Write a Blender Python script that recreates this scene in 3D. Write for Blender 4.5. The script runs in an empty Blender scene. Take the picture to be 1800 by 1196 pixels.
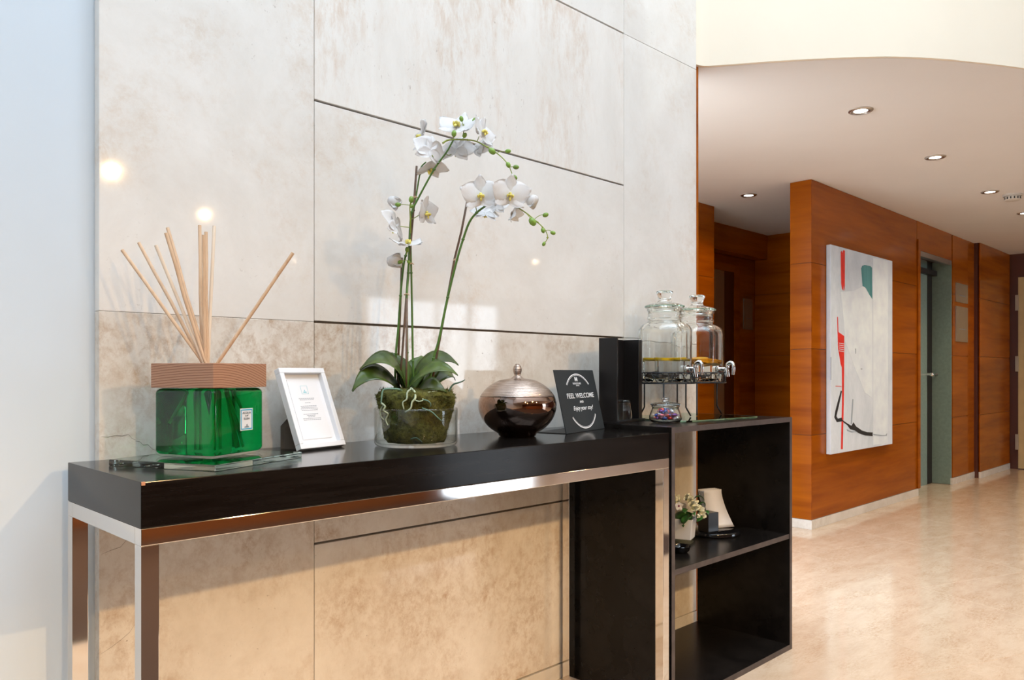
import bpy, bmesh, math, random
from mathutils import Vector, Matrix
random.seed(7)
S = bpy.context.scene
COL = S.collection
pi = math.pi

# ------------------------------------------------------------------ camera
F, YAW, SH, H = 1374.77, 0.790987, 57.695, 1.06       # focal length and lens shift for a 1800 px wide frame
FW = Vector((math.cos(YAW), math.sin(YAW), 0)); RT = Vector((math.sin(YAW), -math.cos(YAW), 0)); UP = Vector((0, 0, 1))
cam = bpy.data.cameras.new('camera'); co = bpy.data.objects.new('camera', cam); COL.objects.link(co)
cam.sensor_fit = 'HORIZONTAL'; cam.sensor_width = 36; cam.lens = 36 * F / 1800; cam.shift_y = SH / 1800
cam.clip_start = .05; cam.clip_end = 200
co.location = (0, 0, H); co.rotation_euler = (pi / 2, 0, YAW - pi / 2)
S.camera = co
S.cycles.max_bounces = 20; S.cycles.transmission_bounces = 20; S.cycles.transparent_max_bounces = 32; S.cycles.glossy_bounces = 8

# ------------------------------------------------------------------ world, exposure
vs = S.view_settings; vs.view_transform = 'Standard'; vs.look = 'None'; vs.gamma = 1; vs.use_curve_mapping = False
vs.exposure = 0.07
W = bpy.data.worlds.new('sky'); S.world = W; W.use_nodes = True
bg = W.node_tree.nodes['Background']; bg.inputs[0].default_value = (.76, .88, 1, 1); bg.inputs[1].default_value = 7.6

# ------------------------------------------------------------------ main lights of the place
def area(name, loc, rot, sx, sy, power, color, portal=False):
    l = bpy.data.lights.new(name, 'AREA'); l.shape = 'RECTANGLE'; l.size = sx; l.size_y = sy; l.energy = power; l.color = color
    o = bpy.data.objects.new(name, l); COL.objects.link(o); o.location = loc; o.rotation_euler = rot
    if portal: l.cycles.is_portal = True
    return o
BY = -6.5                                              # the glazed lobby wall behind the camera
GY, HZ = -1.4, 5.2                                     # light well over the console: its front wall and its top
area('skylight_portal', (.85, -.15, HZ + .12), (0, 0, 0), 5.3, 2.3, 1, (1, 1, 1), True)
area('window_portal', (8.35, BY - .05, 1.2), (pi / 2, 0, 0), 2.9, 2.2, 1, (1, 1, 1), True)
WARM = (1, .64, .30)
def spot(loc, power, size=2.2, blend=.8, rad=.05, color=WARM, aim=None):
    l = bpy.data.lights.new('downlight_lamp', 'SPOT'); l.energy = power; l.spot_size = size; l.spot_blend = blend
    l.shadow_soft_size = rad; l.color = color
    o = bpy.data.objects.new('downlight_lamp', l); COL.objects.link(o); o.location = loc
    if aim: o.rotation_euler = (Vector(aim) - Vector(loc)).to_track_quat('-Z', 'Y').to_euler()
    return o

# ------------------------------------------------------------------ pixel -> world helpers (each with its own real distance)
def ray(u, v): return FW + RT * ((u - 900) / F) + UP * ((598 + SH - v) / F)
def atk(u, v, k): return ray(u, v) * k + Vector((0, 0, H))
def atz(u, v, z):
    d = ray(u, v); return d * ((z - H) / d.z) + Vector((0, 0, H))
def aty(u, v, y):
    d = ray(u, v); return d * (y / d.y) + Vector((0, 0, H))

# ------------------------------------------------------------------ materials
def newmat(name):
    m = bpy.data.materials.new(name); m.use_nodes = True
    nt = m.node_tree; b = nt.nodes['Principled BSDF']
    return m, nt, b
def N(nt, t, **kw):
    n = nt.nodes.new(t)
    for k, v in kw.items():
        if k in n.inputs: n.inputs[k].default_value = v
        else: setattr(n, k, v)
    return n
def L(nt, a, b): nt.links.new(a, b)
def ramp(nt, src, stops):
    r = nt.nodes.new('ShaderNodeValToRGB'); e = r.color_ramp.elements
    while len(e) < len(stops): e.new(.5)
    for i, (p, c) in enumerate(stops):
        e[i].position = p; e[i].color = c if len(c) == 4 else (*c, 1)
    L(nt, src, r.inputs[0]); return r.outputs[0]
def mix(nt, fac, a, b, mode='MIX'):
    n = nt.nodes.new('ShaderNodeMix'); n.data_type = 'RGBA'; n.blend_type = mode
    for s, i in ((fac, 0), (a, 6), (b, 7)):
        if hasattr(s, 'is_output'): L(nt, s, n.inputs[i])
        elif i == 0: n.inputs[0].default_value = s
        else: n.inputs[i].default_value = (*s, 1)
    return n.outputs[2]
def coords(nt, rnd=True, scale=(1, 1, 1), local=False):
    mp = N(nt, 'ShaderNodeMapping'); mp.inputs['Scale'].default_value = scale
    if local:
        t = N(nt, 'ShaderNodeTexCoord'); src = t.outputs['Object']
    else:
        g = N(nt, 'ShaderNodeNewGeometry'); src = g.outputs['Position']
    if rnd:
        oi = N(nt, 'ShaderNodeObjectInfo'); ml = N(nt, 'ShaderNodeMath', operation='MULTIPLY'); ml.inputs[1].default_value = 37
        L(nt, oi.outputs['Random'], ml.inputs[0])
        ad = N(nt, 'ShaderNodeVectorMath', operation='ADD'); L(nt, src, ad.inputs[0]); L(nt, ml.outputs[0], ad.inputs[1]); src = ad.outputs[0]
    L(nt, src, mp.inputs[0]); return mp.outputs[0]
def noise(nt, vec, scale, detail=5, rough=.55, dist=0.):
    n = N(nt, 'ShaderNodeTexNoise'); n.inputs['Scale'].default_value = scale; n.inputs['Detail'].default_value = detail
    n.inputs['Roughness'].default_value = rough; n.inputs['Distortion'].default_value = dist
    L(nt, vec, n.inputs['Vector']); return n.outputs['Fac']
def bump(nt, b, h, strength=.1, dist=.01):
    n = N(nt, 'ShaderNodeBump'); n.inputs['Strength'].default_value = strength; n.inputs['Distance'].default_value = dist
    L(nt, h, n.inputs['Height']); L(nt, n.outputs[0], b.inputs['Normal'])
def plain(name, col, rough=.5, metal=0., spec=.5, coat=0., var=.06, vscale=8.):
    """a plain colour with a slight procedural unevenness"""
    m, nt, b = newmat(name)
    v = coords(nt, False); f = noise(nt, v, vscale, 3)
    lo = tuple(max(0, c * (1 - var)) for c in col); hi = tuple(min(1, c * (1 + var)) for c in col)
    L(nt, ramp(nt, f, [(.3, lo), (.7, hi)]), b.inputs['Base Color'])
    b.inputs['Roughness'].default_value = rough; b.inputs['Metallic'].default_value = metal
    b.inputs['Specular IOR Level'].default_value = spec; b.inputs['Coat Weight'].default_value = coat
    b.inputs['Coat Roughness'].default_value = .05
    return m
def travertine(name, base, light, vein, amount, rough=.1, scale=(1, 1, 1), pit=.6):
    m, nt, b = newmat(name)
    v = coords(nt, True, scale)
    c1 = ramp(nt, noise(nt, v, 2.2, 12, .72, .3), [(.33, base), (.64, light)])
    blot = ramp(nt, noise(nt, v, 1.7, 8, .66, .35), [(.5 - .12 * amount, (0, 0, 0)), (.78 - .1 * amount, (1, 1, 1))])
    fine = ramp(nt, noise(nt, v, 17, 12, .78, .25), [(.44, (0, 0, 0)), (.68, (1, 1, 1))])
    k = mix(nt, 1., blot, fine, 'MULTIPLY')
    c2 = mix(nt, k, c1, vein)
    spk = ramp(nt, noise(nt, v, 60, 5, .7, .2), [(.63, (0, 0, 0)), (.70, (1, 1, 1))])
    k2 = mix(nt, 1., spk, ramp(nt, noise(nt, v, 2.6, 4, .6), [(.48, (0, 0, 0)), (.7, (pit, pit, pit))]), 'MULTIPLY')
    c3 = mix(nt, k2, c2, tuple(x * .45 for x in vein))
    L(nt, c3, b.inputs['Base Color'])
    b.inputs['Roughness'].default_value = rough
    bump(nt, b, ramp(nt, k2, [(0, (1, 1, 1)), (1, (0, 0, 0))]), .25, .002)
    return m
def woodmat(name, dark, light, rough, scale=(2, 2, 30), coat=0., nscale=3., local=False, rnd=True, spec=.5):
    m, nt, b = newmat(name)
    v = coords(nt, rnd, scale, local)
    f1 = noise(nt, v, nscale, 8, .6, .5); f2 = noise(nt, v, nscale * .35, 3, .5, .3)
    c = mix(nt, .5, ramp(nt, f1, [(.3, dark), (.7, light)]), ramp(nt, f2, [(.35, dark), (.65, light)]))
    L(nt, c, b.inputs['Base Color']); b.inputs['Roughness'].default_value = rough
    b.inputs['Coat Weight'].default_value = coat; b.inputs['Coat Roughness'].default_value = .08
    b.inputs['Specular IOR Level'].default_value = spec
    return m
def thin_glass(name, tint=(1, 1, 1), edge=(.55, .75, .68), refl=1.0):
    """clear thin glass: passes light straight through, reflects by Fresnel, edges seen at a slant turn green"""
    m = bpy.data.materials.new(name); m.use_nodes = True; nt = m.node_tree; nt.nodes.clear()
    out = N(nt, 'ShaderNodeOutputMaterial'); tr = N(nt, 'ShaderNodeBsdfTransparent'); gl = N(nt, 'ShaderNodeBsdfGlossy')
    gl.inputs['Roughness'].default_value = .02
    lw = N(nt, 'ShaderNodeLayerWeight'); lw.inputs['Blend'].default_value = .25
    c = ramp(nt, lw.outputs['Facing'], [(.5, tint), (1., edge)]); L(nt, c, tr.inputs[0])
    f2 = N(nt, 'ShaderNodeLayerWeight'); f2.inputs['Blend'].default_value = .5
    pw = N(nt, 'ShaderNodeMath', operation='POWER'); pw.inputs[1].default_value = 5; L(nt, f2.outputs['Facing'], pw.inputs[0])
    ml = N(nt, 'ShaderNodeMath', operation='MULTIPLY_ADD'); ml.inputs[1].default_value = .6 * refl; ml.inputs[2].default_value = .045 * refl; L(nt, pw.outputs[0], ml.inputs[0])
    mx = N(nt, 'ShaderNodeMixShader'); L(nt, ml.outputs[0], mx.inputs[0]); L(nt, tr.outputs[0], mx.inputs[1]); L(nt, gl.outputs[0], mx.inputs[2])
    L(nt, mx.outputs[0], out.inputs[0]); return m
def real_glass(name, tint=(.985, .993, .988), ior=1.46):
    m = bpy.data.materials.new(name); m.use_nodes = True; nt = m.node_tree; nt.nodes.clear()
    out = N(nt, 'ShaderNodeOutputMaterial'); g = N(nt, 'ShaderNodeBsdfGlass'); g.inputs['Color'].default_value = (*tint, 1); g.inputs['IOR'].default_value = ior; g.inputs['Roughness'].default_value = 0.
    L(nt, g.outputs[0], out.inputs[0]); return m
def liquid(name, tint, edge, ior=1.33, refl=.6):
    return thin_glass(name, tint, edge, refl)
def emit(name, col, st):
    m = bpy.data.materials.new(name); m.use_nodes = True; nt = m.node_tree; nt.nodes.clear()
    out = N(nt, 'ShaderNodeOutputMaterial'); e = N(nt, 'ShaderNodeEmission'); e.inputs[0].default_value = (*col, 1); e.inputs[1].default_value = st
    L(nt, e.outputs[0], out.inputs[0]); return m

M = {}
M['stone'] = travertine('polished_travertine', (.735, .695, .64), (.825, .795, .75), (.58, .42, .28), .12, .05, (1.5, 1.5, 1.5))
M['stone_vein'] = travertine('rust_veined_travertine', (.76, .72, .665), (.84, .805, .755), (.55, .34, .19), .62, .05, (2.0, 2.0, .7))
M['stone_mottled'] = travertine('mottled_travertine', (.66, .60, .52), (.80, .755, .69), (.40, .24, .12), .85, .06, (1.9, 1.9, 1.6), pit=1.)
M['stone_back'] = plain('joint_mortar', (.22, .18, .14), .9)  # dark brown-grey grout behind the slabs, also under tiles and in cracks
M['floor'] = travertine('floor_travertine', (.60, .47, .35), (.70, .585, .46), (.42, .25, .12), .7, .10, (2.2, 6.0, 1))
M['base'] = travertine('baseboard_marble', (.62, .58, .52), (.78, .75, .70), (.42, .34, .26), .6, .12)
M['plaster'] = plain('white_plaster', (.63, .70, .76), .55, var=.015, vscale=3)
M['ceil'] = plain('ceiling_paint', (.80, .77, .74), .8, var=.015, vscale=2)
M['cream_paint'] = plain('cream_paint', (.88, .78, .63), .8, var=.015, vscale=2)
M['cherry'] = woodmat('cherry_veneer', (.22, .046, .001), (.42, .108, .003), .20, (.8, .8, 9), .0, 2.2, spec=.14)
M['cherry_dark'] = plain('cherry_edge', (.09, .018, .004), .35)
M['wenge'] = woodmat('wenge_veneer', (.003, .0025, .0022), (.011, .009, .008), .14, (3, 40, 40), 0., 3.0, spec=.20)
M['wenge_mat'] = woodmat('black_stained_board', (.004, .0036, .0034), (.013, .011, .010), .26, (6, 6, 6), 0., 4.0, spec=.20)
M['wenge_edge'] = plain('worn_black_edge', (.055, .042, .040), .5, var=.3, vscale=30)
M['chip'] = plain('bare_wood_chip', (.55, .26, .14), .8)
M['chrome'] = plain('polished_steel', (.80, .77, .74), .06, 1., var=.03, vscale=3)
M['chrome2'] = plain('chrome', (.85, .85, .86), .04, 1., var=.01)
M['steel'] = plain('satin_steel', (.55, .53, .50), .3, 1.)
M['glass'] = thin_glass('clear_glass', (.985, .995, .99), (.45, .58, .53))
M['glass_b'] = thin_glass('clear_bowl_glass', (.95, .965, .955), (.30, .38, .34), 1.5)
M['acrylic'] = thin_glass('acrylic', (.90, .95, .93), (.50, .62, .58))
M['board_glass'] = thin_glass('green_edged_glass', (.80, .93, .88), (.25, .55, .48))
M['water'] = thin_glass('water', (.94, .97, .95), (.72, .82, .78), .5)
M['rglass'] = real_glass('blown_glass'); M['racrylic'] = real_glass('cast_acrylic', (.95, .98, .965), 1.49); M['rwater'] = real_glass('drinking_water', (.975, .985, .98), 1.33); M['rboard'] = real_glass('float_glass', (.86, .96, .92), 1.5)
M['white'] = plain('white_lacquer', (.80, .82, .86), .3, var=.01)
M['paper'] = plain('white_paper', (.80, .81, .84), .7, var=.01)
M['grey_print'] = plain('grey_print', (.30, .33, .38), .8)
M['blue_print'] = plain('light_blue_print', (.35, .62, .68), .8)
M['cyan_print'] = plain('cyan_print', (.02, .40, .62), .6)
M['ink'] = plain('dark_teal_ink', (.05, .10, .13), .7)
M['kraft'] = plain('dark_card', (.10, .075, .055), .8)
M['slate'] = plain('black_card', (.020, .026, .030), .55, var=.15)
M['chalk'] = plain('chalk_white_print', (.80, .83, .86), .7)
M['blackgloss'] = plain('black_gloss', (.006, .006, .007), .08)
M['blackmat'] = plain('black_satin_board', (.006, .005, .005), .3)
M['iron'] = plain('black_iron', (.012, .014, .018), .35, .3)
M['petal'] = None
m, nt, b = newmat('white_petal')
f = noise(nt, coords(nt, True, local=True), 30, 3); L(nt, ramp(nt, f, [(.3, (.84, .84, .85)), (.7, (.92, .92, .92))]), b.inputs['Base Color'])
b.inputs['Roughness'].default_value = .55
tl = N(nt, 'ShaderNodeBsdfTranslucent'); tl.inputs[0].default_value = (.85, .83, .82, 1); ms = N(nt, 'ShaderNodeMixShader'); ms.inputs[0].default_value = .4
L(nt, b.outputs[0], ms.inputs[1]); L(nt, tl.outputs[0], ms.inputs[2]); L(nt, ms.outputs[0], nt.nodes['Material Output'].inputs[0]); M['petal'] = m
M['lip'] = plain('yellow_lip', (.78, .66, .16), .5, var=.35, vscale=60)
M['stem'] = plain('green_stem', (.075, .17, .030), .4, var=.25, vscale=20)
M['stem_y'] = plain('yellow_green_stem', (.24, .30, .035), .4, var=.2, vscale=20)
M['bud'] = plain('green_bud', (.17, .30, .040), .4, var=.3, vscale=40)
M['stake'] = plain('brown_bamboo_stake', (.13, .075, .045), .6, var=.3, vscale=40)
M['leaf'] = None
m, nt, b = newmat('orchid_leaf')
f = noise(nt, coords(nt, True), 16, 4, dist=1.); L(nt, ramp(nt, f, [(.35, (.026, .052, .007)), (.7, (.075, .125, .014))]), b.inputs['Base Color'])
b.inputs['Roughness'].default_value = .28; M['leaf'] = m
m, nt, b = newmat('moss')
f = noise(nt, coords(nt, False), 70, 6, .7); f2 = noise(nt, coords(nt, False), 11, 3)
L(nt, mix(nt, f2, ramp(nt, f, [(.3, (.020, .034, .005)), (.7, (.14, .19, .026))]), ramp(nt, f, [(.3, (.045, .036, .007)), (.7, (.23, .19, .04))])), b.inputs['Base Color'])
b.inputs['Roughness'].default_value = .95; bump(nt, b, f, 1., .01); M['moss'] = m
M['root'] = plain('pale_root', (.42, .50, .34), .6, var=.35, vscale=25)
M['root_g'] = plain('blue_green_root', (.12, .23, .17), .6, var=.35, vscale=25)
M['reed'] = woodmat('rattan_reed', (.56, .36, .22), (.76, .56, .38), .65, (30, 30, 4), 0., 6.)
M['reed_pale'] = woodmat('pale_rattan_reed', (.72, .58, .44), (.84, .72, .58), .65, (30, 30, 4), 0., 6.)
# wooden collar: growth rings
m, nt, b = newmat('larch_block')
t = N(nt, 'ShaderNodeTexCoord'); mp = N(nt, 'ShaderNodeMapping'); mp.inputs['Location'].default_value = (.03, .10, .11); mp.inputs['Rotation'].default_value = (0, 0, .42)
L(nt, t.outputs['Object'], mp.inputs[0])
wv = N(nt, 'ShaderNodeTexWave', wave_type='RINGS', rings_direction='Y'); wv.inputs['Scale'].default_value = 62; wv.inputs['Distortion'].default_value = 1.6
wv.inputs['Detail'].default_value = 3; wv.inputs['Detail Scale'].default_value = .4; L(nt, mp.outputs[0], wv.inputs['Vector'])
L(nt, ramp(nt, wv.outputs['Fac'], [(.15, (.27, .125, .07)), (.55, (.47, .265, .17)), (.95, (.40, .21, .125))]), b.inputs['Base Color']); b.inputs['Roughness'].default_value = .6; M['larch'] = m
# green perfume
m = bpy.data.materials.new('green_perfume'); m.use_nodes = True; nt = m.node_tree; nt.nodes.clear()
out = N(nt, 'ShaderNodeOutputMaterial'); rf = N(nt, 'ShaderNodeBsdfRefraction'); rf.inputs['IOR'].default_value = 1.36; rf.inputs['Roughness'].default_value = 0.
tr = N(nt, 'ShaderNodeBsdfTransparent'); gl = N(nt, 'ShaderNodeBsdfGlossy'); gl.inputs['Roughness'].default_value = .02
for n_ in (rf, tr): n_.inputs[0].default_value = (.035, .64, .28, 1)
mx = N(nt, 'ShaderNodeMixShader'); mx.inputs[0].default_value = .12; L(nt, rf.outputs[0], mx.inputs[1]); L(nt, tr.outputs[0], mx.inputs[2])
fr = N(nt, 'ShaderNodeFresnel'); fr.inputs[0].default_value = 1.36; mx2 = N(nt, 'ShaderNodeMixShader'); L(nt, fr.outputs[0], mx2.inputs[0]); L(nt, mx.outputs[0], mx2.inputs[1]); L(nt, gl.outputs[0], mx2.inputs[2])
L(nt, mx2.outputs[0], out.inputs[0]); M['perfume'] = m
# vase: polished and finely ridged rose-silver ceramic
M['vase'] = plain('polished_bronze_lustre', (.36, .25, .20), .05, 1., var=.08, vscale=5)
m, nt, b = newmat('ridged_lustre'); b.inputs['Metallic'].default_value = 1
v = coords(nt, False, (6, 6, 260)); f = noise(nt, v, 1.5, 5, .7, .4)
L(nt, ramp(nt, f, [(.3, (.26, .19, .15)), (.7, (.66, .55, .48))]), b.inputs['Base Color']); b.inputs['Roughness'].default_value = .2; bump(nt, b, f, .5, .004); M['ridged'] = m
M['canvas'] = None
m, nt, b = newmat('painted_canvas')
v = coords(nt, False, (1, 1, .5)); f = noise(nt, v, 3.0, 8, .65, .8); f2 = noise(nt, v, 25, 5, .7)
L(nt, mix(nt, .35, ramp(nt, f, [(.3, (.52, .62, .72)), (.6, (.78, .86, .97))]), ramp(nt, f2, [(.3, (.60, .70, .80)), (.7, (.82, .90, .99))])), b.inputs['Base Color']); b.inputs['Roughness'].default_value = .6; M['canvas'] = m
M['canvas_white'] = plain('white_overpaint', (.79, .88, .99), .6, var=.07, vscale=9)
M['red'] = plain('red_paint', (.80, .035, .022), .5, var=.15, vscale=20)
M['teal'] = woodmat('teal_paint', (.03, .22, .25), (.16, .42, .44), .5, (60, 60, 1), 0., 2.)
M['blackpaint'] = plain('black_paint', (.02, .022, .025), .5)
M['greypaint'] = plain('blue_grey_paint', (.36, .43, .50), .6)
M['lamp'] = emit('lit_lamp', (1, .93, .82), 14)
M['lamp2'] = emit('lit_lobby_lamp', (1, .93, .84), 60)
M['lampring'] = plain('nickel_ring', (.60, .57, .54), .3, 1.)
M['plastic'] = plain('cream_plastic', (.62, .57, .50), .5)
M['dark'] = plain('dark_interior', (.012, .010, .008), .6)
M['doorglass'] = plain('frosted_green_glass', (.22, .31, .28), .22, 0., .6, var=.08, vscale=40)
M['plaque'] = plain('brushed_plaque', (.42, .35, .26), .35, .6, var=.05)
M['creamdoor'] = plain('cream_door', (.62, .49, .25), .5)
M['wallwood'] = woodmat('lobby_wood', (.16, .045, .010), (.26, .085, .02), .4, (1, 1, 8), 0., 2.)
M['rose'] = plain('cream_rose', (.80, .80, .62), .55, var=.12, vscale=40)
M['purple'] = plain('purple_throat', (.20, .02, .10), .5)
M['leafg'] = plain('bright_leaf', (.035, .13, .025), .3, var=.3, vscale=30)
M['lemon'] = plain('lemon_flesh', (.98, .76, .12), .4, var=.15, vscale=80)
M['rind'] = plain('lemon_rind', (.98, .62, .01), .4)
M['orange'] = plain('orange_flesh', (.98, .50, .03), .4, var=.15, vscale=80)
M['orind'] = plain('orange_rind', (.98, .40, .005), .4)
for n_, c_ in (('foil_red', (.62, .05, .03)), ('foil_blue', (.05, .09, .35)), ('foil_purple', (.16, .05, .25)), ('foil_silver', (.65, .68, .75)), ('foil_pink', (.55, .12, .16))):
    M[n_] = plain(n_, c_, .22, .7, var=.3, vscale=80)

# ------------------------------------------------------------------ mesh helpers
class MB:
    def __init__(s): s.v = []; s.f = []; s.mi = []
    def add(s, v, f, mi=0):
        o = len(s.v); s.v += [Vector(p) for p in v]; s.f += [tuple(i + o for i in q) for q in f]; s.mi += [mi] * len(f); return s
    def box(s, a, b, mi=0):
        (x0, y0, z0), (x1, y1, z1) = a, b
        return s.add([(x0, y0, z0), (x1, y0, z0), (x1, y1, z0), (x0, y1, z0), (x0, y0, z1), (x1, y0, z1), (x1, y1, z1), (x0, y1, z1)],
                     [(0, 3, 2, 1), (4, 5, 6, 7), (0, 1, 5, 4), (1, 2, 6, 5), (2, 3, 7, 6), (3, 0, 4, 7)], mi)
    def prism(s, pts, z0, z1, mi=0):
        n = len(pts)
        return s.add([(p[0], p[1], z0) for p in pts] + [(p[0], p[1], z1) for p in pts],
                     [tuple(range(n))[::-1], tuple(range(n, 2 * n))] + [(i, (i + 1) % n, n + (i + 1) % n, n + i) for i in range(n)], mi)
    def lathe(s, prof, c=(0, 0, 0), n=40, rf=None, mi=0, close=False):
        """profile of (r, z) turned round the vertical; rf(angle, j) scales the radius"""
        v = []; f = []
        for j, (r, z) in enumerate(prof):
            for i in range(n):
                a = 2 * pi * i / n; rr = r * (rf(a, j) if rf else 1)
                v.append((c[0] + rr * math.cos(a), c[1] + rr * math.sin(a), c[2] + z))
        m = len(prof)
        for j in range(m - 1 + (1 if close else 0)):
            k = (j + 1) % m
            for i in range(n): f.append((j * n + i, j * n + (i + 1) % n, k * n + (i + 1) % n, k * n + i))
        return s.add(v, f, mi)
    def tube(s, pts, r, n=8, caps=True, mi=0, closed=False):
        pts = [Vector(p) for p in pts]; m = len(pts)
        rs = r if isinstance(r, (list, tuple)) else [r] * m
        v = []; f = []; prev = None
        for j, p in enumerate(pts):
            if closed: t = pts[(j + 1) % m] - pts[j - 1]
            else: t = pts[min(j + 1, m - 1)] - pts[max(j - 1, 0)]
            t.normalize()
            if prev is None:
                a = Vector((0, 0, 1)) if abs(t.z) < .9 else Vector((1, 0, 0)); x = t.cross(a).normalized()
            else:
                x = (prev - t * prev.dot(t)).normalized()
            prev = x; y = t.cross(x)
            for i in range(n):
                a = 2 * pi * i / n; v.append(p + (x * math.cos(a) + y * math.sin(a)) * rs[j])
        for j in range(m if closed else m - 1):
            k = (j + 1) % m
            for i in range(n): f.append((j * n + i, j * n + (i + 1) % n, k * n + (i + 1) % n, k * n + i))
        if caps and not closed: f += [tuple(range(n))[::-1], tuple(range((m - 1) * n, m * n))]
        return s.add(v, f, mi)
    def ball(s, c, r, n=12, sc=(1, 1, 1), axis=None, mi=0):
        m = n // 2 + 1; c = Vector(c)
        q = Vector(axis).normalized().to_track_quat('Z', 'Y') if axis else None
        v = []; f = []
        for j in range(m + 1):
            th = pi * j / m
            for i in range(n):
                a = 2 * pi * i / n; p = Vector((r * sc[0] * math.sin(th) * math.cos(a), r * sc[1] * math.sin(th) * math.sin(a), r * sc[2] * math.cos(th)))
                v.append(c + (q @ p if q else p))
        for j in range(m):
            for i in range(n): f.append((j * n + i, (j + 1) * n + i, (j + 1) * n + (i + 1) % n, j * n + (i + 1) % n))
        return s.add(v, f, mi)
    def xf(s, mat):
        s.v = [mat @ p for p in s.v]; return s
    def build(s, name, mat, parent=None, smooth=False, bevel=0., local=False, auto=True):
        me = bpy.data.meshes.new(name)
        off = parent.matrix_world.translation if (parent is not None and not local) else Vector((0, 0, 0))
        if parent is not None and not local: off = wloc(parent)
        me.from_pydata([tuple(p - off) for p in s.v], [], s.f)
        bm = bmesh.new(); bm.from_mesh(me)
        bmesh.ops.remove_doubles(bm, verts=bm.verts, dist=1e-6)
        bmesh.ops.recalc_face_normals(bm, faces=bm.faces)
        if bevel:
            es = [e for e in bm.edges if len(e.link_faces) == 2 and e.calc_face_angle(0) > .5]
            bmesh.ops.bevel(bm, geom=es, offset=bevel, segments=2, affect='EDGES', profile=.6)
        bm.to_mesh(me); bm.free()
        for q in (mat if isinstance(mat, (list, tuple)) else [mat]): me.materials.append(M[q] if isinstance(q, str) else q)
        if isinstance(mat, (list, tuple)) and len(mat) > 1 and not bevel:
            for p, i in zip(me.polygons, s.mi): p.material_index = i
        if smooth:
            for p in me.polygons: p.use_smooth = True
            if smooth != 'all':
                try: me.set_sharp_from_angle(angle=math.radians(45))
                except Exception: pass
        o = bpy.data.objects.new(name, me); COL.objects.link(o)
        if parent is not None: o.parent = parent
        return o
def wloc(o):
    p = Vector(o.location)
    while o.parent is not None:
        o = o.parent; p = p + o.location
    return p
def tag(o, label, cat=None, group=None, kind=None):
    if label: o['label'] = label
    if cat: o['category'] = cat
    if group: o['group'] = group
    if kind: o['kind'] = kind
    return o
def thing(name, loc, label, cat, group=None, rz=0):
    o = bpy.data.objects.new(name, None); COL.objects.link(o); o.location = loc; o.empty_display_size = .05
    o.rotation_euler = (0, 0, rz)
    return tag(o, label, cat, group)
def struct(o, label, cat): return tag(o, label, cat, None, 'structure')
def bez(p0, p1, p2, n=12):
    p0, p1, p2 = Vector(p0), Vector(p1), Vector(p2)
    return [p0 * (1 - t) ** 2 + p1 * 2 * t * (1 - t) + p2 * t * t for t in [i / n for i in range(n + 1)]]
def smoothpath(pts, n=5):
    pts = [Vector(p) for p in pts]; out = []
    for i in range(len(pts) - 1):
        a = pts[max(i - 1, 0)]; b_ = pts[i]; c = pts[i + 1]; d = pts[min(i + 2, len(pts) - 1)]
        for k in range(n):
            t = k / n
            out.append(.5 * ((2 * b_) + (c - a) * t + (2 * a - 5 * b_ + 4 * c - d) * t * t + (3 * b_ - a - 3 * c + d) * t ** 3))
    return out + [pts[-1]]
def text_mesh(name, txt, size, mat, parent, mtx, shear=0., width=None, bold=0.):
    cu = bpy.data.curves.new(name, 'FONT'); cu.body = txt; cu.size = size; cu.align_x = 'CENTER'; cu.align_y = 'CENTER'; cu.shear = shear
    cu.extrude = .0002; cu.offset = bold
    t = bpy.data.objects.new(name, cu); COL.objects.link(t)
    dg = bpy.context.evaluated_depsgraph_get(); me = bpy.data.meshes.new_from_object(t.evaluated_get(dg))
    bpy.data.objects.remove(t); bpy.data.curves.remove(cu); me.name = name
    if width:
        xs = [v.co.x for v in me.vertices]; k = width / (max(xs) - min(xs))
        for v in me.vertices: v.co.x *= k
    me.transform(mtx); me.materials.clear(); me.materials.append(M[mat])
    o = bpy.data.objects.new(name, me); COL.objects.link(o); o.parent = parent
    return o

# ================================================================== THE SETTING
WY, CZ = 1.81, 2.37            # stone face, low ceiling, lobby ceiling
# floor: base slab + travertine tiles laid at an angle
fl = MB().box((-3.2, BY - .2, -.08), (10.6, 4.3, -.004)).build('floor', 'stone_back')
struct(fl, 'polished cream travertine floor laid in large tiles', 'floor')
ang = math.radians(-21.5); ts = 0.80; e1 = Vector((math.cos(ang), math.sin(ang), 0)); e2 = Vector((-math.sin(ang), math.cos(ang), 0)); o0 = Vector((4.156, 1.322, 0))
tmesh = None; nt_ = 0
for i in range(-12, 13):
    for j in range(-12, 9):
        c = o0 + e1 * (i + .5) * ts + e2 * (j + .5) * ts
        if not (-3.2 < c.x < 10.5 and BY - .2 < c.y < 4.2): continue
        d = c.dot(FW); s_ = c.dot(RT)
        if d < .3 or c.x < .2 or c.y < -3.0 or abs(s_) > d * .9 + 1.6: continue
        if tmesh is None:
            h = ts / 2 - .0006
            t_ = MB().box((-h, -h, -.02), (h, h, 0)).build('tile', 'floor', fl, bevel=.0006, local=True); tmesh = t_.data
        else:
            t_ = bpy.data.objects.new('tile', tmesh); COL.objects.link(t_); t_.parent = fl
        t_.location = c; t_.rotation_euler = (0, 0, ang); nt_ += 1
# lobby floor away from the view continues as one bed
rest = MB().box((-3.2, BY - .2, -.03), (10.6, 4.3, -.0012)).build('tile_bed', 'floor', fl)

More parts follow.
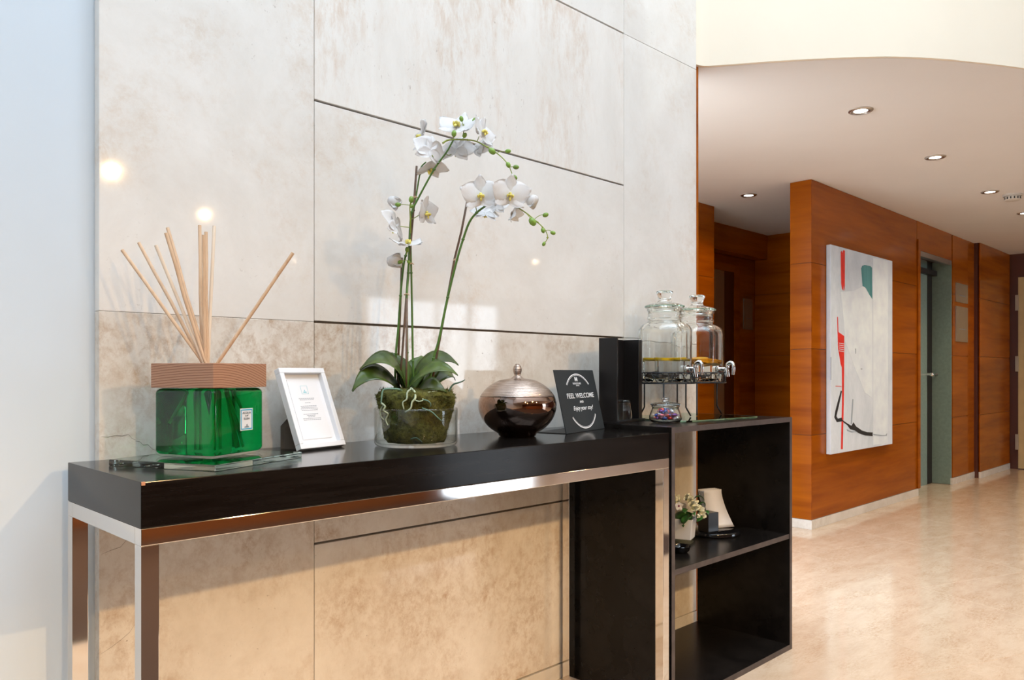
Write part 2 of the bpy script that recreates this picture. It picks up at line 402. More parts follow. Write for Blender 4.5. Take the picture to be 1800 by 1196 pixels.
# stone wall
sw = MB().box((.551, WY + .012, 0), (2.885, WY + .14, HZ)).build('wall_back', 'stone_back')
struct(sw, 'polished cream travertine slab wall behind the console', 'wall')
XJ1, XJ2, XL, XR = 1.065, 2.387, .548, 2.89
Z1, Z2, Z3, Z4 = .614, 1.193, 1.771, 2.347
def slab(x0, x1, z0, z1, mt, g=.003):
    MB().box((x0 + g / 2, WY, z0 + g), (x1 - g / 2, WY + .03, z1 - g)).build('slab', mt, sw, bevel=.0012)
for z0, z1, mt in ((.052, Z1, 'stone_mottled'), (Z1, Z2, 'stone_mottled'), (Z2, Z3, 'stone'), (Z3, Z4, 'stone_vein'), (Z4, 2.92, 'stone'), (2.92, 3.5, 'stone'), (3.5, HZ, 'stone')):
    slab(XJ1, XJ2, z0, z1, mt)
slab(XL, XJ1, .052, Z2, 'stone_mottled', .0003); slab(XL, XJ1, Z2, Z4, 'stone', .0003); slab(XL, XJ1, Z4, HZ, 'stone', .0003)
slab(XJ2, XR, .052, Z2, 'stone_mottled', .0008); slab(XJ2, XR, Z2, Z4, 'stone', .0008); slab(XJ2, XR, Z4, HZ, 'stone', .0008)
for a, b_ in ((XL, XJ1), (XJ1, XJ2), (XJ2, XR)):
    MB().box((a + .001, WY - .002, .0005), (b_ - .001, WY + .03, .050)).build('skirting_piece', 'base', sw, bevel=.001)
def crack(px, w=.0011):
    p = [aty(u, v, WY - .0003) for u, v in px]; v_ = []
    for i, q in enumerate(p):
        ww = w * (.4 + .6 * math.sin(pi * i / (len(p) - 1)) + .25 * (i % 2)); v_ += [q + UP * ww / 2, q - UP * ww / 2]
    MB().add(v_, [(2 * i, 2 * i + 1, 2 * i + 3, 2 * i + 2) for i in range(len(p) - 1)]).build('crack', 'stone_back', sw)
crack([(178, 768), (190, 769), (203, 766), (215, 767), (226, 764), (232, 771), (241, 775)]); crack([(238, 776), (246, 777), (252, 783), (260, 782), (268, 790), (276, 793)])
crack([(178, 975), (195, 968), (212, 962), (224, 948), (236, 941)], .0009); crack([(178, 1150), (196, 1138), (212, 1126), (228, 1112), (240, 1093)], .0009)
# white wall
struct(MB().box((-3.2, WY + .032, 0), (.560, WY + .16, HZ)).build('wall_left', 'plaster'), 'smooth white plastered wall beside the travertine', 'wall')
# wood edge at the end of the stone wall
struct(MB().box((2.888, WY + .012, 0), (2.925, WY + .14, CZ)).build('trim_1', 'cherry'), 'narrow cherry wood strip closing the end of the travertine wall', 'trim')

# low ceiling with a bowed edge, its upstand is the fascia
C0 = Vector((5.50, 3.42)); R0 = 3.01
arc = []
a0, a1 = math.atan2(1.81 - 3.42, 2.90 - 5.5), -pi / 2
pts = [(2.886, 1.825), (2.942, 1.81), (3.015, 1.712), (3.088, 1.602), (3.204, 1.445), (3.35, 1.270), (3.458, 1.166), (3.59, 1.065), (3.725, .975), (3.949, .847), (4.3, .68), (4.75, .53), (5.3, .43), (5.9, .40)]
pl = [p.to_2d() for p in smoothpath([(*p, 0) for p in pts], 4)]
poly = [(p.x, p.y) for p in pl] + [(10.6, .40), (10.6, 4.3), (2.886, 4.3)]
fs = [(p.x, p.y) for p in pl]
fo_ = [(p[0] - .012 * (1 if i < 30 else .2), p[1] - .012) for i, p in enumerate(fs)]
struct(MB().prism(fo_ + [(10.6, .388), (10.6, .40)] + fs[::-1], CZ + .001, HZ).build('trim_2', 'cream_paint', smooth=True), 'tall bowed cream fascia above the low ceiling edge', 'fascia')
mb = MB().prism(poly, CZ, HZ)
struct(mb.build('ceiling', 'ceil', smooth=True), 'low white ceiling with a bowed front edge over the corridor', 'ceiling')
sk = MB().box((-3.3, GY - .2, HZ), (-1.8, 1.99, HZ + .1)).box((3.5, GY - .2, HZ), (10.6, 1.99, HZ + .1)).box((-1.8, GY - .2, HZ), (3.5, -1.3, HZ + .1)).box((-1.8, 1.0, HZ), (3.5, 1.99, HZ + .1))
struct(sk.build('ceiling', 'ceil'), 'high white ceiling of the light well above the console', 'ceiling')
struct(MB().box((-3.2, BY - .2, CZ), (10.6, GY - .1, CZ + .12)).build('ceiling', 'ceil'), 'low white lobby ceiling under the clerestory', 'ceiling')

# cherry panelled partition with the painting
PY, PX = 2.335, 5.153
JZ = [.063, .637, 1.222, 1.807, CZ]
par = MB().box((PX + .012, PY + .012, 0), (7.21, PY + .138, CZ)).build('wall_right', 'cherry_dark')
struct(par, 'cherry veneer panelled wall that carries the painting', 'wall')
for z0, z1 in zip(JZ, JZ[1:]):
    MB().box((PX + .012, PY, z0 + .0015), (7.205, PY + .02, z1 - .0015)).build('panel', 'cherry', par, bevel=.001)
    MB().box((PX, PY, z0 + .0015), (PX + .0115, PY + .15, z1 - .0015)).build('panel', 'cherry', par, bevel=.001)
MB().box((7.212, PY - .012, 0.063), (7.266, PY + .16, 2.21)).build('door_post', 'cherry', par, bevel=.002)
# wall beyond, with the lift recess
p2 = MB().box((8.16, PY + .012, 0), (8.90, PY + .3, CZ)).build('wall_right', 'cherry_dark')
struct(p2, 'cherry panelled wall with two small plaques beside the lift recess', 'wall')
MB().box((7.212, PY, 2.122), (8.155, PY + .02, CZ)).build('panel', 'cherry', p2, bevel=.001)
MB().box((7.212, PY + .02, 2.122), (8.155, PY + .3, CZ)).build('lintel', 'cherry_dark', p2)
for z0, z1 in zip(JZ, JZ[1:]):
    MB().box((8.185, PY, z0 + .0015), (8.66, PY + .02, z1 - .0015)).build('panel', 'cherry', p2, bevel=.001)
    MB().box((8.662, PY, z0), (8.895, PY + .02, z1)).build('panel', 'cherry', p2, bevel=.001)
p3 = MB().box((8.87, 2.292, 0), (10.02, 2.45, CZ)).build('wall_right', 'cherry_dark')
struct(p3, 'cherry panelled wall section standing slightly proud near the cream door', 'wall')
for z0, z1 in zip(JZ, JZ[1:]): MB().box((8.87, 2.28, z0 + .0015), (9.995, 2.30, z1 - .0015)).build('panel', 'cherry', p3, bevel=.001)
# lift recess: frosted leaf, dark stile, frosted reveal
dr = thing('door_1', (7.7, PY, 0), 'frosted green glass lift door in a cherry surround', 'door'); dr['kind'] = 'structure'
MB().box((7.268, 2.50, .003), (7.995, 2.512, 2.118)).build('glass_leaf', 'doorglass', dr, bevel=.001)
MB().box((7.998, 2.506, .003), (8.154, 2.56, 2.118)).build('stile', 'dark', dr)
MB().box((8.156, PY + .003, .003), (8.166, 2.515, 2.118)).build('side_glass', 'doorglass', dr, bevel=.001)
MB().box((7.268, PY + .002, 2.076), (8.154, PY + .05, 2.121)).build('header_rail', 'steel', dr, bevel=.002)
MB().box((7.268, 2.46, 1.985), (8.154, 2.499, 2.03)).build('slide_rail', 'dark', dr)
kn = MB().tube([(7.965, 2.50, 1.045), (7.965, 2.455, 1.045)], .012, 12).ball((7.965, 2.45, 1.045), .02, 12).build('knob', 'chrome2', dr, True)
MB().tube([(8.156, 2.46, 1.045), (8.12, 2.46, 1.045)], .010, 12).build('knob', 'steel', dr, True)  # stub standing in for the leaf knob's reflection in the side glass
# niche
nw = MB().box((2.93, 3.269, 0), (5.45, 3.40, CZ)).build('wall_corridor', 'cherry_dark')
struct(nw, 'cherry panelled side wall of the corridor behind the dispensers', 'wall')
for z0, z1 in zip(JZ, JZ[1:]): MB().box((2.93, 3.257, z0 + .0015), (5.458, 3.275, z1 - .0015)).build('panel', 'cherry', nw, bevel=.001)
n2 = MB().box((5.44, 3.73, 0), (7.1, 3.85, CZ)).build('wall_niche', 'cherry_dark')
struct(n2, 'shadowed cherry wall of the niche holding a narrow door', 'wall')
MB().box((5.455, 3.588, 2.14), (6.97, 3.735, CZ)).build('header_beam', 'cherry', n2, bevel=.001)
MB().box((6.655, 3.717, .06), (6.97, 3.735, 2.138)).build('panel', 'cherry', n2)
MB().box((5.455, 3.717, 2.06), (6.655, 3.735, 2.138)).build('panel', 'cherry', n2)
MB().box((5.44, 3.276, 0), (5.456, 3.735, CZ)).build('panel', 'cherry', n2)
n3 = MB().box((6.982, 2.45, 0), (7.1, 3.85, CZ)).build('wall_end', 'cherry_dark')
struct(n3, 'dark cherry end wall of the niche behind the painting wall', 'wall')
for z0, z1 in zip(JZ, JZ[1:]): MB().box((6.97, 2.49, z0 + .0015), (6.985, 3.717, z1 - .0015)).build('panel', 'cherry', n3, bevel=.001)
d2 = thing('door_2', (6.2, 3.72, 0), 'narrow dark glazed door in the corridor niche', 'door'); d2['kind'] = 'structure'
MB().box((6.565, 3.700, 0), (6.655, 3.728, 2.06)).build('door_frame', 'cherry', d2, bevel=.002)
MB().box((5.6, 3.700, 1.99), (6.565, 3.728, 2.06)).build('door_frame', 'cherry', d2, bevel=.002)
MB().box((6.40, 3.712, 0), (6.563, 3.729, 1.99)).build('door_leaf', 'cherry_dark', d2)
MB().box((5.7, 3.714, .05), (6.40, 3.729, 1.99)).build('glass_pane', 'plaque', d2)
# far end wall with the cream door
ew = MB().box((10.012, BY, 0), (10.2, 2.6, CZ)).build('wall_far', 'cherry_dark')
struct(ew, 'dark cherry end wall around the cream door', 'wall')
d3 = thing('door_3', (10.0, 1.7, 0), 'cream painted door hung on three hinges at the far end', 'door'); d3['kind'] = 'structure'
MB().box((9.985, 1.25, .01), (10.011, 2.197, 2.108)).build('door_leaf', 'creamdoor', d3, bevel=.002)
for z in (.30, 1.158, 1.83): MB().box((9.972, 2.192, z - .085), (9.99, 2.224, z + .085)).build('hinge', 'plaque', d3, bevel=.003)
# baseboards
def baseboard(side, a, b_, lab):
    o = MB().box(a, b_).build('baseboard_' + side, 'base', bevel=.002); struct(o, lab, 'baseboard'); return o
baseboard('right', (PX - .006, PY - .006, 0), (7.23, PY + .156, .062), 'pale marble baseboard under the painting wall')
baseboard('right', (8.155, PY - .006, 0), (8.885, PY + .012, .062), 'pale marble baseboard under the two plaques')
baseboard('right', (8.864, 2.274, 0), (9.99, 2.292, .062), 'pale marble baseboard beside the cream door')
# rest of the lobby shell behind the camera
struct(MB().box((-3.3, BY, 0), (-3.2, 1.98, HZ)).build('wall_side', 'plaster'), 'white lobby side wall beyond the frame', 'wall')
struct(MB().box((10.2, BY, CZ), (10.3, .6, HZ)).build('wall_far', 'plaster'), 'white upper lobby wall above the dark cherry', 'wall')
fw_ = MB()
for a, b_ in (((-3.3, 0), (6.9, CZ)), ((6.9, 2.3), (9.8, CZ)), ((9.8, 0), (10.3, CZ))): fw_.box((a[0], BY - .2, a[1]), (b_[0], BY, b_[1]))
struct(fw_.build('wall_front', 'wallwood'), 'wood clad lobby wall with a glazed front behind the viewer', 'wall')
struct(MB().box((-3.3, GY - .2, CZ), (10.3, GY, HZ)).build('wall_upper', 'ceil'), 'white upper lobby wall of the light well', 'wall')
for nme, x0, x1, z0, z1, nb, yy in (('window_1', 6.9, 9.8, 0, 2.3, 4, BY),):
    mb = MB()
    for k in range(nb + 1):
        x = x0 + (x1 - x0) * k / nb; mb.box((x - .03, yy - .14, z0), (x + .03, yy - .08, z1))
    for z in (z0 + .03, z1 - .03): mb.box((x0, yy - .14, z - .03), (x1, yy - .08, z + .03))
    struct(mb.build(nme, 'dark'), 'tall lobby window with dark bars', 'window')
sl = MB()
for k in range(6): sl.box((-1.8 + 1.06 * k - .03, -1.3, HZ + .02), (-1.8 + 1.06 * k + .03, 1.0, HZ + .08))
struct(sl.build('window_2', 'white'), 'long skylight with white bars over the console', 'window')
struct(MB().box((-12, BY - 9, -.12), (18, BY - .2, -.1)).build('ground', plain('street_paving', (.45, .44, .42), .9)), 'pale paving outside the lobby windows', 'ground')

rg = MB().box((-1.6, -4.2, 0), (4.3, .15, .012)).build('added_rug', plain('brown_rug', (.035, .016, .010), .95, var=.3, vscale=120), bevel=.003)  # unseen rug, added so the steel legs and rails reflect dark brown
tag(rg, 'unseen dark brown rug added for the steel frame to reflect', 'rug')
dk0 = thing('added_desk', (2.2, -2.6, .0121), 'unseen long dark cherry desk added for steel and vase reflections', 'desk')  # unseen desk, added as a dark red-brown mass for rail and vase reflections
MB().box((.2, -2.9, .0122), (4.2, -2.3, 1.04)).build('desk_body', 'wallwood', dk0, bevel=.004); MB().box((.15, -2.95, 1.04), (4.25, -2.22, 1.09)).build('desk_top', 'wenge_mat', dk0, bevel=.004)

# downlights
def downlight(x, y, z, lab, grp, power, lamp='lamp', r=.055, on=True, **kw):
    t = thing('downlight', (x, y, z), lab, 'ceiling light', grp)
    MB().lathe([(r * .74, -.001), (r * .80, -.007), (r * .95, -.008), (r * 1.05, -.004), (r * 1.05, .0)], (x, y, z), 32).build('ring', 'lampring', t, True)
    MB().lathe([(r * .60, -.0035), (r * .64, -.006), (r * .72, -.0065), (r * .75, -.002)], (x, y, z), 32).build('inner_ring', 'lampring', t, True)
    MB().lathe([(0.0001, -.004), (r * .62, -.003)], (x, y, z), 28).build('lens', lamp, t)
    if on: spot((x, y, z - .02), power, **kw)
CORR = 'downlights along the corridor ceiling'
downlight(3.98, 1.551, CZ, 'round nickel ceiling downlight just behind the bowed ceiling edge', None, 26, color=(1, .85, .64))
downlight(5.16, 1.568, CZ, 'round ceiling downlight out from the corner of the painting wall', None, 36, color=(1, .85, .64))
downlight(6.43, 1.59, CZ, 'round ceiling downlight right beside the smoke detector', None, 42, color=(1, .80, .55))
downlight(7.49, 1.60, CZ, 'round ceiling downlight in front of the frosted lift door', None, 42, color=(1, .80, .55))
downlight(8.70, 1.60, CZ, 'round ceiling downlight before the cream door', None, 30)
downlight(5.289, 2.87, CZ, 'round ceiling downlight at the mouth of the dark niche', None, 18)
for x, y, p_ in ((.30, -1.80, 200), (1.69, -1.72, 240), (2.70, -2.67, 130), (.2, -3.6, 40), (6.6, -2.67, 40), (4.6, -4.6, 30)):
    downlight(x, y, CZ, 'warm wide-angle lobby lamp beyond the frame', 'lobby lamps beyond the frame', p_, 'lamp2', .06, size=2.95, blend=.6, rad=.024)
sd = thing('smoke_detector', (6.657, 1.50, CZ), 'round cream smoke detector with slots on the corridor ceiling', 'smoke detector')
MB().lathe([(.0001, 0), (.062, 0), (.062, -.012), (.057, -.014)], (6.657, 1.50, CZ), 28).build('base', 'plastic', sd, True)
MB().lathe([(.052, -.014), (.052, -.038), (.044, -.044), (.0001, -.045)], (6.657, 1.50, CZ), 28).build('head', 'plastic', sd, True)
for k in range(14):
    a = 2 * pi * k / 14; MB().box((-.004, -.0012, -.036), (.004, .0015, -.020)).xf(Matrix.Translation((6.657 + .052 * math.cos(a), 1.50 + .052 * math.sin(a), CZ)) @ Matrix.Rotation(a + pi / 2, 4, 'Z')).build('slot', 'dark', sd)

# plaques
def plaque(c0, c1, lab, y, nl):
    x0, z1 = c0; x1, z0 = c1
    t = thing('wall_plaque', ((x0 + x1) / 2, y, z0), lab, 'plaque', 'brushed wall plaques')
    MB().box((x0, y - .012, z0), (x1, y, z1)).build('plate', 'plaque', t, bevel=.001)
    for k in range(nl):
        z = z0 + (z1 - z0) * (.35 + .2 * k); MB().box((x0 + (x1 - x0) * .25, y - .0128, z), (x1 - (x1 - x0) * .2, y - .0119, z + .006)).build('engraved_line', 'grey_print', t)
plaque((8.262, 1.922), (8.621, 1.74), 'small brushed plaque on the cherry wall, upper of two', PY, 1)
plaque((8.262, 1.70), (8.621, 1.36), 'taller brushed plaque on the cherry wall, lower of two', PY, 1)
plaque((6.742, 1.762), (6.905, 1.473), 'brushed plaque in the dark niche beside its door', 3.717, 1)

# ================================================================== PAINTING
x0, x1, z0, z1 = 5.382, 6.538, .493, 1.951; py = PY - .035
pt = thing('abstract_painting', ((x0 + x1) / 2, py, z0), 'large white abstract canvas with red stripes, teal block and black stroke', 'painting')
cv = MB().box((x0, py, z0), (x1, PY - .002, z1)).build('canvas', 'canvas', pt, bevel=.003)
def stroke(name, mat, px, dy=.0012, h=.0):
    p = [aty(u, v, py - dy) for u, v in px]
    c = sum(p, Vector()) / len(p)
    n = len(p); q = [a.copy() for a in p] + [Vector((a.x, py - .0002, a.z)) for a in p]
    MB().add(q, [tuple(range(n))] + [(i, (i + 1) % n, n + (i + 1) % n, n + i) for i in range(n)]).build(name, mat, pt)
stroke('white_band', 'canvas_white', [(1535, 453), (1561, 459.5), (1561, 778), (1535, 783)], .0008)
stroke('white_field', 'canvas_white', [(1478, 513), (1500, 512), (1508, 508), (1518, 503), (1526, 514), (1533, 526), (1533, 700), (1520, 690), (1500, 640), (1486, 600), (1482, 550)], .0010)
stroke('teal_block', 'teal', [(1514, 472), (1516, 467.5), (1520, 466), (1530, 468), (1533, 471), (1533.5, 526), (1528, 518), (1522, 506), (1516.5, 503)], .0016)
stroke('red_stripe', 'red', [(1478.2, 443), (1480, 441), (1480.5, 446), (1482.5, 440), (1485.3, 441), (1485, 511), (1483.2, 500), (1482.5, 511), (1480.5, 508), (1479, 499), (1478.6, 480)], .0018)
stroke('red_stripe', 'red', [(1472, 558), (1473, 557), (1474, 584), (1484, 591), (1484, 640), (1483.5, 700), (1481.5, 790), (1478.5, 790), (1480.6, 700), (1480.2, 646), (1478, 640), (1473.5, 612), (1473, 600)], .0018)
stroke('red_mark', 'red', [(1469, 678.6), (1479, 679), (1479, 680), (1469, 679.6)], .0018)
for k in range(5):
    v = 603 + 3.4 * k; stroke('white_scratch', 'canvas_white', [(1474.5 + (k % 2), v), (1483.5, v + 1.4), (1483.5, v + 2.3), (1475, v + .9)], .0026)
stroke('black_stroke', 'blackpaint', [(1478.4, 687), (1480.2, 688), (1475, 712), (1470.4, 732), (1473, 736.5), (1480, 734.5), (1480.5, 741), (1471.5, 742.5), (1467, 734), (1469, 722), (1474, 703)], .0022)
stroke('black_stroke', 'blackpaint', [(1480, 738), (1490, 745), (1497, 749), (1500.5, 743), (1505, 750), (1515, 757), (1524, 760), (1534, 760.5), (1534, 767), (1521, 766), (1510, 762), (1503, 757), (1495, 755), (1490, 748), (1481, 741)], .0022)
stroke('grey_stroke', 'greypaint', [(1535.5, 763), (1552, 765.5), (1557, 765), (1559.5, 762), (1559, 766.5), (1548, 767), (1536, 765.5)], .0024)
stroke('grey_stroke', 'greypaint', [(1498.5, 702), (1500.3, 702), (1499, 725), (1497.5, 746), (1496, 746), (1497.3, 720)], .0020)
stroke('grey_stroke', 'greypaint', [(1489, 755), (1497, 758.5), (1507, 759.5), (1497, 760.5), (1490, 758)], .0020)
stroke('grey_stroke', 'greypaint', [(1503.6, 613), (1505, 613), (1505, 622), (1504, 622)], .0020)
stroke('grey_stroke', 'greypaint', [(1460.3, 628), (1461.4, 628), (1461.2, 668), (1460.4, 668)], .0020)
stroke('grey_stroke', 'greypaint', [(1513, 648), (1516, 648), (1515.6, 650), (1513.4, 650)], .0020)

# ================================================================== CONSOLE TABLE
X0, X1, YF, YB, ZC, ZB = .483, 2.047, 1.379, 1.792, .875, .796
ct = thing('console_table', ((X0 + X1) / 2, (YF + YB) / 2, 0), 'long dark wenge console table on a polished steel frame', 'console table')
top = MB().box((X0, YF, ZB), (X1, YB, ZC)).build('table_top', 'wenge', ct, bevel=.0015)
MB().box((X0 + .0005, YF - .0008, ZC - .006), (X0 + .007, YF + .003, ZC + .0004)).build('corner_chip', 'chip', top, bevel=.001)
T = .03
for x in (X0, X1 - T):
    for y in (YF, YB - T): MB().box((x, y, 0), (x + T, y + T, ZB - T)).build('leg', 'chrome', ct, bevel=.0012)
for y in (YF, YB - T): MB().box((X0, y, ZB - T), (X1, y + T, ZB - .0003)).build('long_rail', 'chrome', ct, bevel=.0012)
for x in (X0, X1 - T): MB().box((x, YF + T, ZB - T), (x + T, YB - T, ZB - .0003)).build('end_rail', 'chrome', ct, bevel=.0012)

# ================================================================== OPEN SHELF UNIT
A0, A1, ZS, ZM, tk = 2.062, 2.876, .890, .443, .018
su = thing('shelf_unit', ((A0 + A1) / 2, (YF + YB) / 2, 0), 'open black two-tier shelf unit standing at the end of the console', 'shelf unit')
def board(name, a, b_):
    o = MB().box(a, b_).build(name, 'wenge_mat', su, bevel=.0012); return o
SB = 1.785
board('side_panel', (A0, YF + .001, 0), (A0 + tk, SB, ZS - tk)); board('side_panel', (A1 - tk, YF + .001, 0), (A1, SB, ZS - tk))
board('top_panel', (A0, YF + .001, ZS - tk), (A1, SB, ZS))
board('shelf_board', (A0 + tk, YF + .004, ZM - tk), (A1 - tk, SB, ZM)); board('bottom_panel', (A0 + tk, YF + .001, .0005), (A1 - tk, SB, .02))
for nm, a, b_ in (('edge_band', (A0, YF, ZS - tk), (A1, YF + .001, ZS)), ('edge_band', (A0, YF, 0), (A0 + tk, YF + .001, ZS - tk)), ('edge_band', (A1 - tk, YF, 0), (A1, YF + .001, ZS - tk)),
                  ('edge_band', (A0 + tk, YF + .003, ZM - tk), (A1 - tk, YF + .004, ZM)), ('edge_band', (A0 + tk, YF, .0005), (A1 - tk, YF + .001, .02))):
    MB().box(a, b_).build(nm, 'wenge_edge', su)

# ================================================================== REED DIFFUSER
th = math.atan2(.41, .91); dc = Vector((.708, 1.622, 0))
def rot(cx, cy, z=0): return Matrix.Translation((cx, cy, z)) @ Matrix.Rotation(th, 4, 'Z')
tc = Vector((.700, 1.606, 0)); hs = .133
at_ = MB().box((-hs, -hs, 0), (hs, hs, .012)).xf(rot(tc.x, tc.y, ZC + .0002)).build('acrylic_tray', 'racrylic', bevel=.0015)
tag(at_, 'thick clear acrylic square tray under the green diffuser bottle', 'tray')
zb = ZC + .0125
rd = thing('reed_diffuser', (dc.x, dc.y, zb), 'green square glass reed diffuser bottle with a pale wooden collar', 'reed diffuser', rz=th)
def rbox(h, z0, z1, r, n=5):
    """square column with rounded vertical edges and rounded rim, local coordinates"""
    mb = MB(); rows = []
    def ring(hh, rr):
        p = []
        for sx, sy, a in ((1, 1, 0), (-1, 1, pi / 2), (-1, -1, pi), (1, -1, 3 * pi / 2)):
            for k in range(n + 1):
                t = a + pi / 2 * k / n; p.append((sx * (hh - rr) + rr * math.cos(t), sy * (hh - rr) + rr * math.sin(t)))
        return p
    prof = [(h - r, z0)] + [(h - r + r * math.sin(t), z0 + r - r * math.cos(t)) for t in (pi / 6, pi / 3, pi / 2)] + [(h - r + r * math.cos(t), z1 - r + r * math.sin(t)) for t in (0, pi / 6, pi / 3, pi / 2)]
    m = 4 * (n + 1); v = []
    for hh, z in prof: v += [(x, y, z) for x, y in ring(hh, min(r, hh * .5))]
    f = [tuple(range(m))[::-1], tuple(range((len(prof) - 1) * m, len(prof) * m))]
    for j in range(len(prof) - 1):
        for i in range(m): f.append((j * m + i, j * m + (i + 1) % m, (j + 1) * m + (i + 1) % m, (j + 1) * m + i))
    return mb.add(v, f)
BH = 1.0295 - zb
rbox(.0775, 0, BH, .010).build('glass_bottle', 'glass', rd, True, local=True)
rbox(.0768, .005, BH - .0015, .0095).build('perfume', 'perfume', rd, True, local=True)
co_ = MB(); hb = .0805; hh_ = .018
co_.add([(-hb, -hb, BH), (hb, -hb, BH), (hb, hb, BH), (-hb, hb, BH), (-hb, -hb, BH + .05), (hb, -hb, BH + .05), (hb, hb, BH + .05), (-hb, hb, BH + .05),
         (-hh_, -hh_, BH), (hh_, -hh_, BH), (hh_, hh_, BH), (-hh_, hh_, BH), (-hh_, -hh_, BH + .05), (hh_, -hh_, BH + .05), (hh_, hh_, BH + .05), (-hh_, hh_, BH + .05)],
        [(0, 1, 5, 4), (1, 2, 6, 5), (2, 3, 7, 6), (3, 0, 4, 7), (0, 8, 9, 1), (1, 9, 10, 2), (2, 10, 11, 3), (3, 11, 8, 0), (4, 5, 13, 12), (5, 6, 14, 13), (6, 7, 15, 14), (7, 4, 12, 15),
         (8, 12, 13, 9), (9, 13, 14, 10), (10, 14, 15, 11), (11, 15, 12, 8)])
co_.build('wooden_collar', 'larch', rd, bevel=.0012, local=True)
# label on the face seen to the right (local -Y face), x to the right
lb = MB().box((.0005, -.0785, .052), (.0385, -.0776, .098)).build('paper_label', 'paper', rd, local=True)
mbk = MB()
for a, b_ in (((.002, .054), (.037, .0562)), ((.002, .0938), (.037, .096)), ((.002, .054), (.0042, .096)), ((.0348, .054), (.037, .096))): mbk.box((a[0], -.0788, a[1]), (b_[0], -.0784, b_[1]))
mbk.build('label_border', 'cyan_print', lb, local=True)
FX = Matrix.Rotation(pi / 2, 4, 'X')
text_mesh('label_lettering', 'ACQUA', .0062, 'ink', lb, Matrix.Translation((.0195, -.0789, .0885)) @ FX, width=.026)
text_mesh('label_lettering', "dell'", .0042, 'ink', lb, Matrix.Translation((.0195, -.0789, .0825)) @ FX, width=.010)
text_mesh('label_lettering', 'ELBA', .0058, 'ink', lb, Matrix.Translation((.0195, -.0789, .0765)) @ FX, width=.018)
em = MB()
for a in range(7):
    t = a / 6; em.box((.0135 + .012 * t - .0005, -.0788, .0585), (.0135 + .012 * t + .0005, -.0785, .0585 + .0015 + .0055 * math.exp(-((t - .6) / .22) ** 2)))
em.box((.0125, -.0788, .0578), (.0265, -.0785, .0588)).build('label_emblem', 'ink', lb, local=True)
# reeds: tip pixel and depth, neck offset
neck = Vector((dc.x, dc.y, 1.08)); kn_ = neck.dot(FW)
reeds = [((214.7, 439.6), -.02, (352, 634), 0, 'thin tan diffuser reed leaning furthest towards the white wall'), ((244, 427), .03, (353.5, 634), 0, 'tan diffuser reed second in the fan towards the white wall'), ((274, 431.5), -.03, (356, 633), 1, 'pale diffuser reed among the reeds leaning to the white wall'),
         ((291.7, 409.7), -.04, (360, 634), 0, 'slightly shorter of two tan diffuser reeds leaning side by side'), ((294.6, 400.7), .03, (364, 634), 0, 'slightly taller of two tan diffuser reeds leaning side by side'), ((351, 396.6), .04, (356, 634), 0, 'tallest of the upright tan diffuser reeds'),
         ((358, 413), -.03, (361, 635), 0, 'shortest of the three upright tan diffuser reeds'), ((362, 408), .01, (365.5, 634), 0, 'upright tan diffuser reed between the short one and the pale one'), ((376.6, 397.5), .05, (366, 634), 1, 'pale upright diffuser reed beside the darker upright ones'), ((515, 444.6), 0., (385, 635), 0, 'lone diffuser reed leaning away towards the white picture frame')]
for (u, v), dk, (nu, nv), pale, lab in reeds:
    tip = atk(u, v, kn_ + dk); nk = atk(nu, nv, kn_ + dk * .1); nk.x = max(min(nk.x, neck.x + .013), neck.x - .013); 
    d = (nk - tip).normalized(); z_end = zb + .0125
    end = nk + d * ((z_end + .004 - nk.z) / d.z)
    loc = rot(dc.x, dc.y).inverted() @ end; lim = .066
    k = max(abs(loc.x), abs(loc.y)) / lim
    if k > 1:
        base_dir = end - nk; fr_ = 1.
        for q in range(200):
            fr_ -= .005; e_ = nk + base_dir * fr_; l_ = rot(dc.x, dc.y).inverted() @ e_
            if max(abs(l_.x), abs(l_.y)) < lim: break
        end = e_
    mid = (tip + nk) / 2 + Vector((random.uniform(-.003, .003), random.uniform(-.003, .003), 0))
    o = MB().tube([tip, tip * .75 + nk * .25, mid, nk, end], .0036, 9).build('diffuser_reed', 'reed_pale' if pale else 'reed', None, True)
    tag(o, lab or 'thin tan rattan reed standing in the diffuser bottle', 'reed', 'reeds in the green diffuser')

# ================================================================== PHOTO FRAME
fb0 = Vector((.935, 1.648, ZC)); fd = Vector((1.077 - .935, 1.680 - 1.648, 0)).normalized(); fwid = .1455; fh = .2066
fn = Vector((-fd.y, fd.x, 0)); upv = (fn * .0788 + UP * .191).normalized(); back = fd.cross(upv).normalized()      # fd x upv points to the viewer
if back.dot(FW) < 0: back = -back
FM = Matrix.Translation(fb0) @ Matrix((fd, upv, -back)).transposed().to_4x4()      # local x right, y up, z to the viewer
pf = thing('photo_frame', fb0 + fd * fwid / 2, 'white wooden tabletop frame holding a printed card', 'picture frame')
def fbox(a, b_): return MB().box(a, b_).xf(FM)
def lift(mb):
    return mb.xf(Matrix.Translation((0, 0, .0055)))
bw = .013
for a, b_ in (((0, 0, -.016), (fwid, bw, .002)), ((0, fh - bw, -.016), (fwid, fh, .002)), ((0, bw, -.016), (bw, fh - bw, .002)), ((fwid - bw, bw, -.016), (fwid, fh - bw, .002))):
    lift(fbox(a, b_)).build('frame_side', 'white', pf, bevel=.0015)
lift(fbox((bw, bw, -.014), (fwid - bw, fh - bw, -.012))).build('mount_board', 'white', pf)
pc = lift(fbox((.026, .026, -.012), (fwid - .026, fh - .026, -.0105))).build('printed_card', 'paper', pf)
lift(fbox((.005, .005, -.0175), (fwid - .005, fh - .005, -.016))).build('backing', 'kraft', pf)
lift(MB().prism([(fwid * .50, .012), (fwid * .62, .012), (fwid * .60, .11), (fwid * .52, .11)], -.0185, -.0176).xf(FM)).build('strut_hinge', 'kraft', pf)
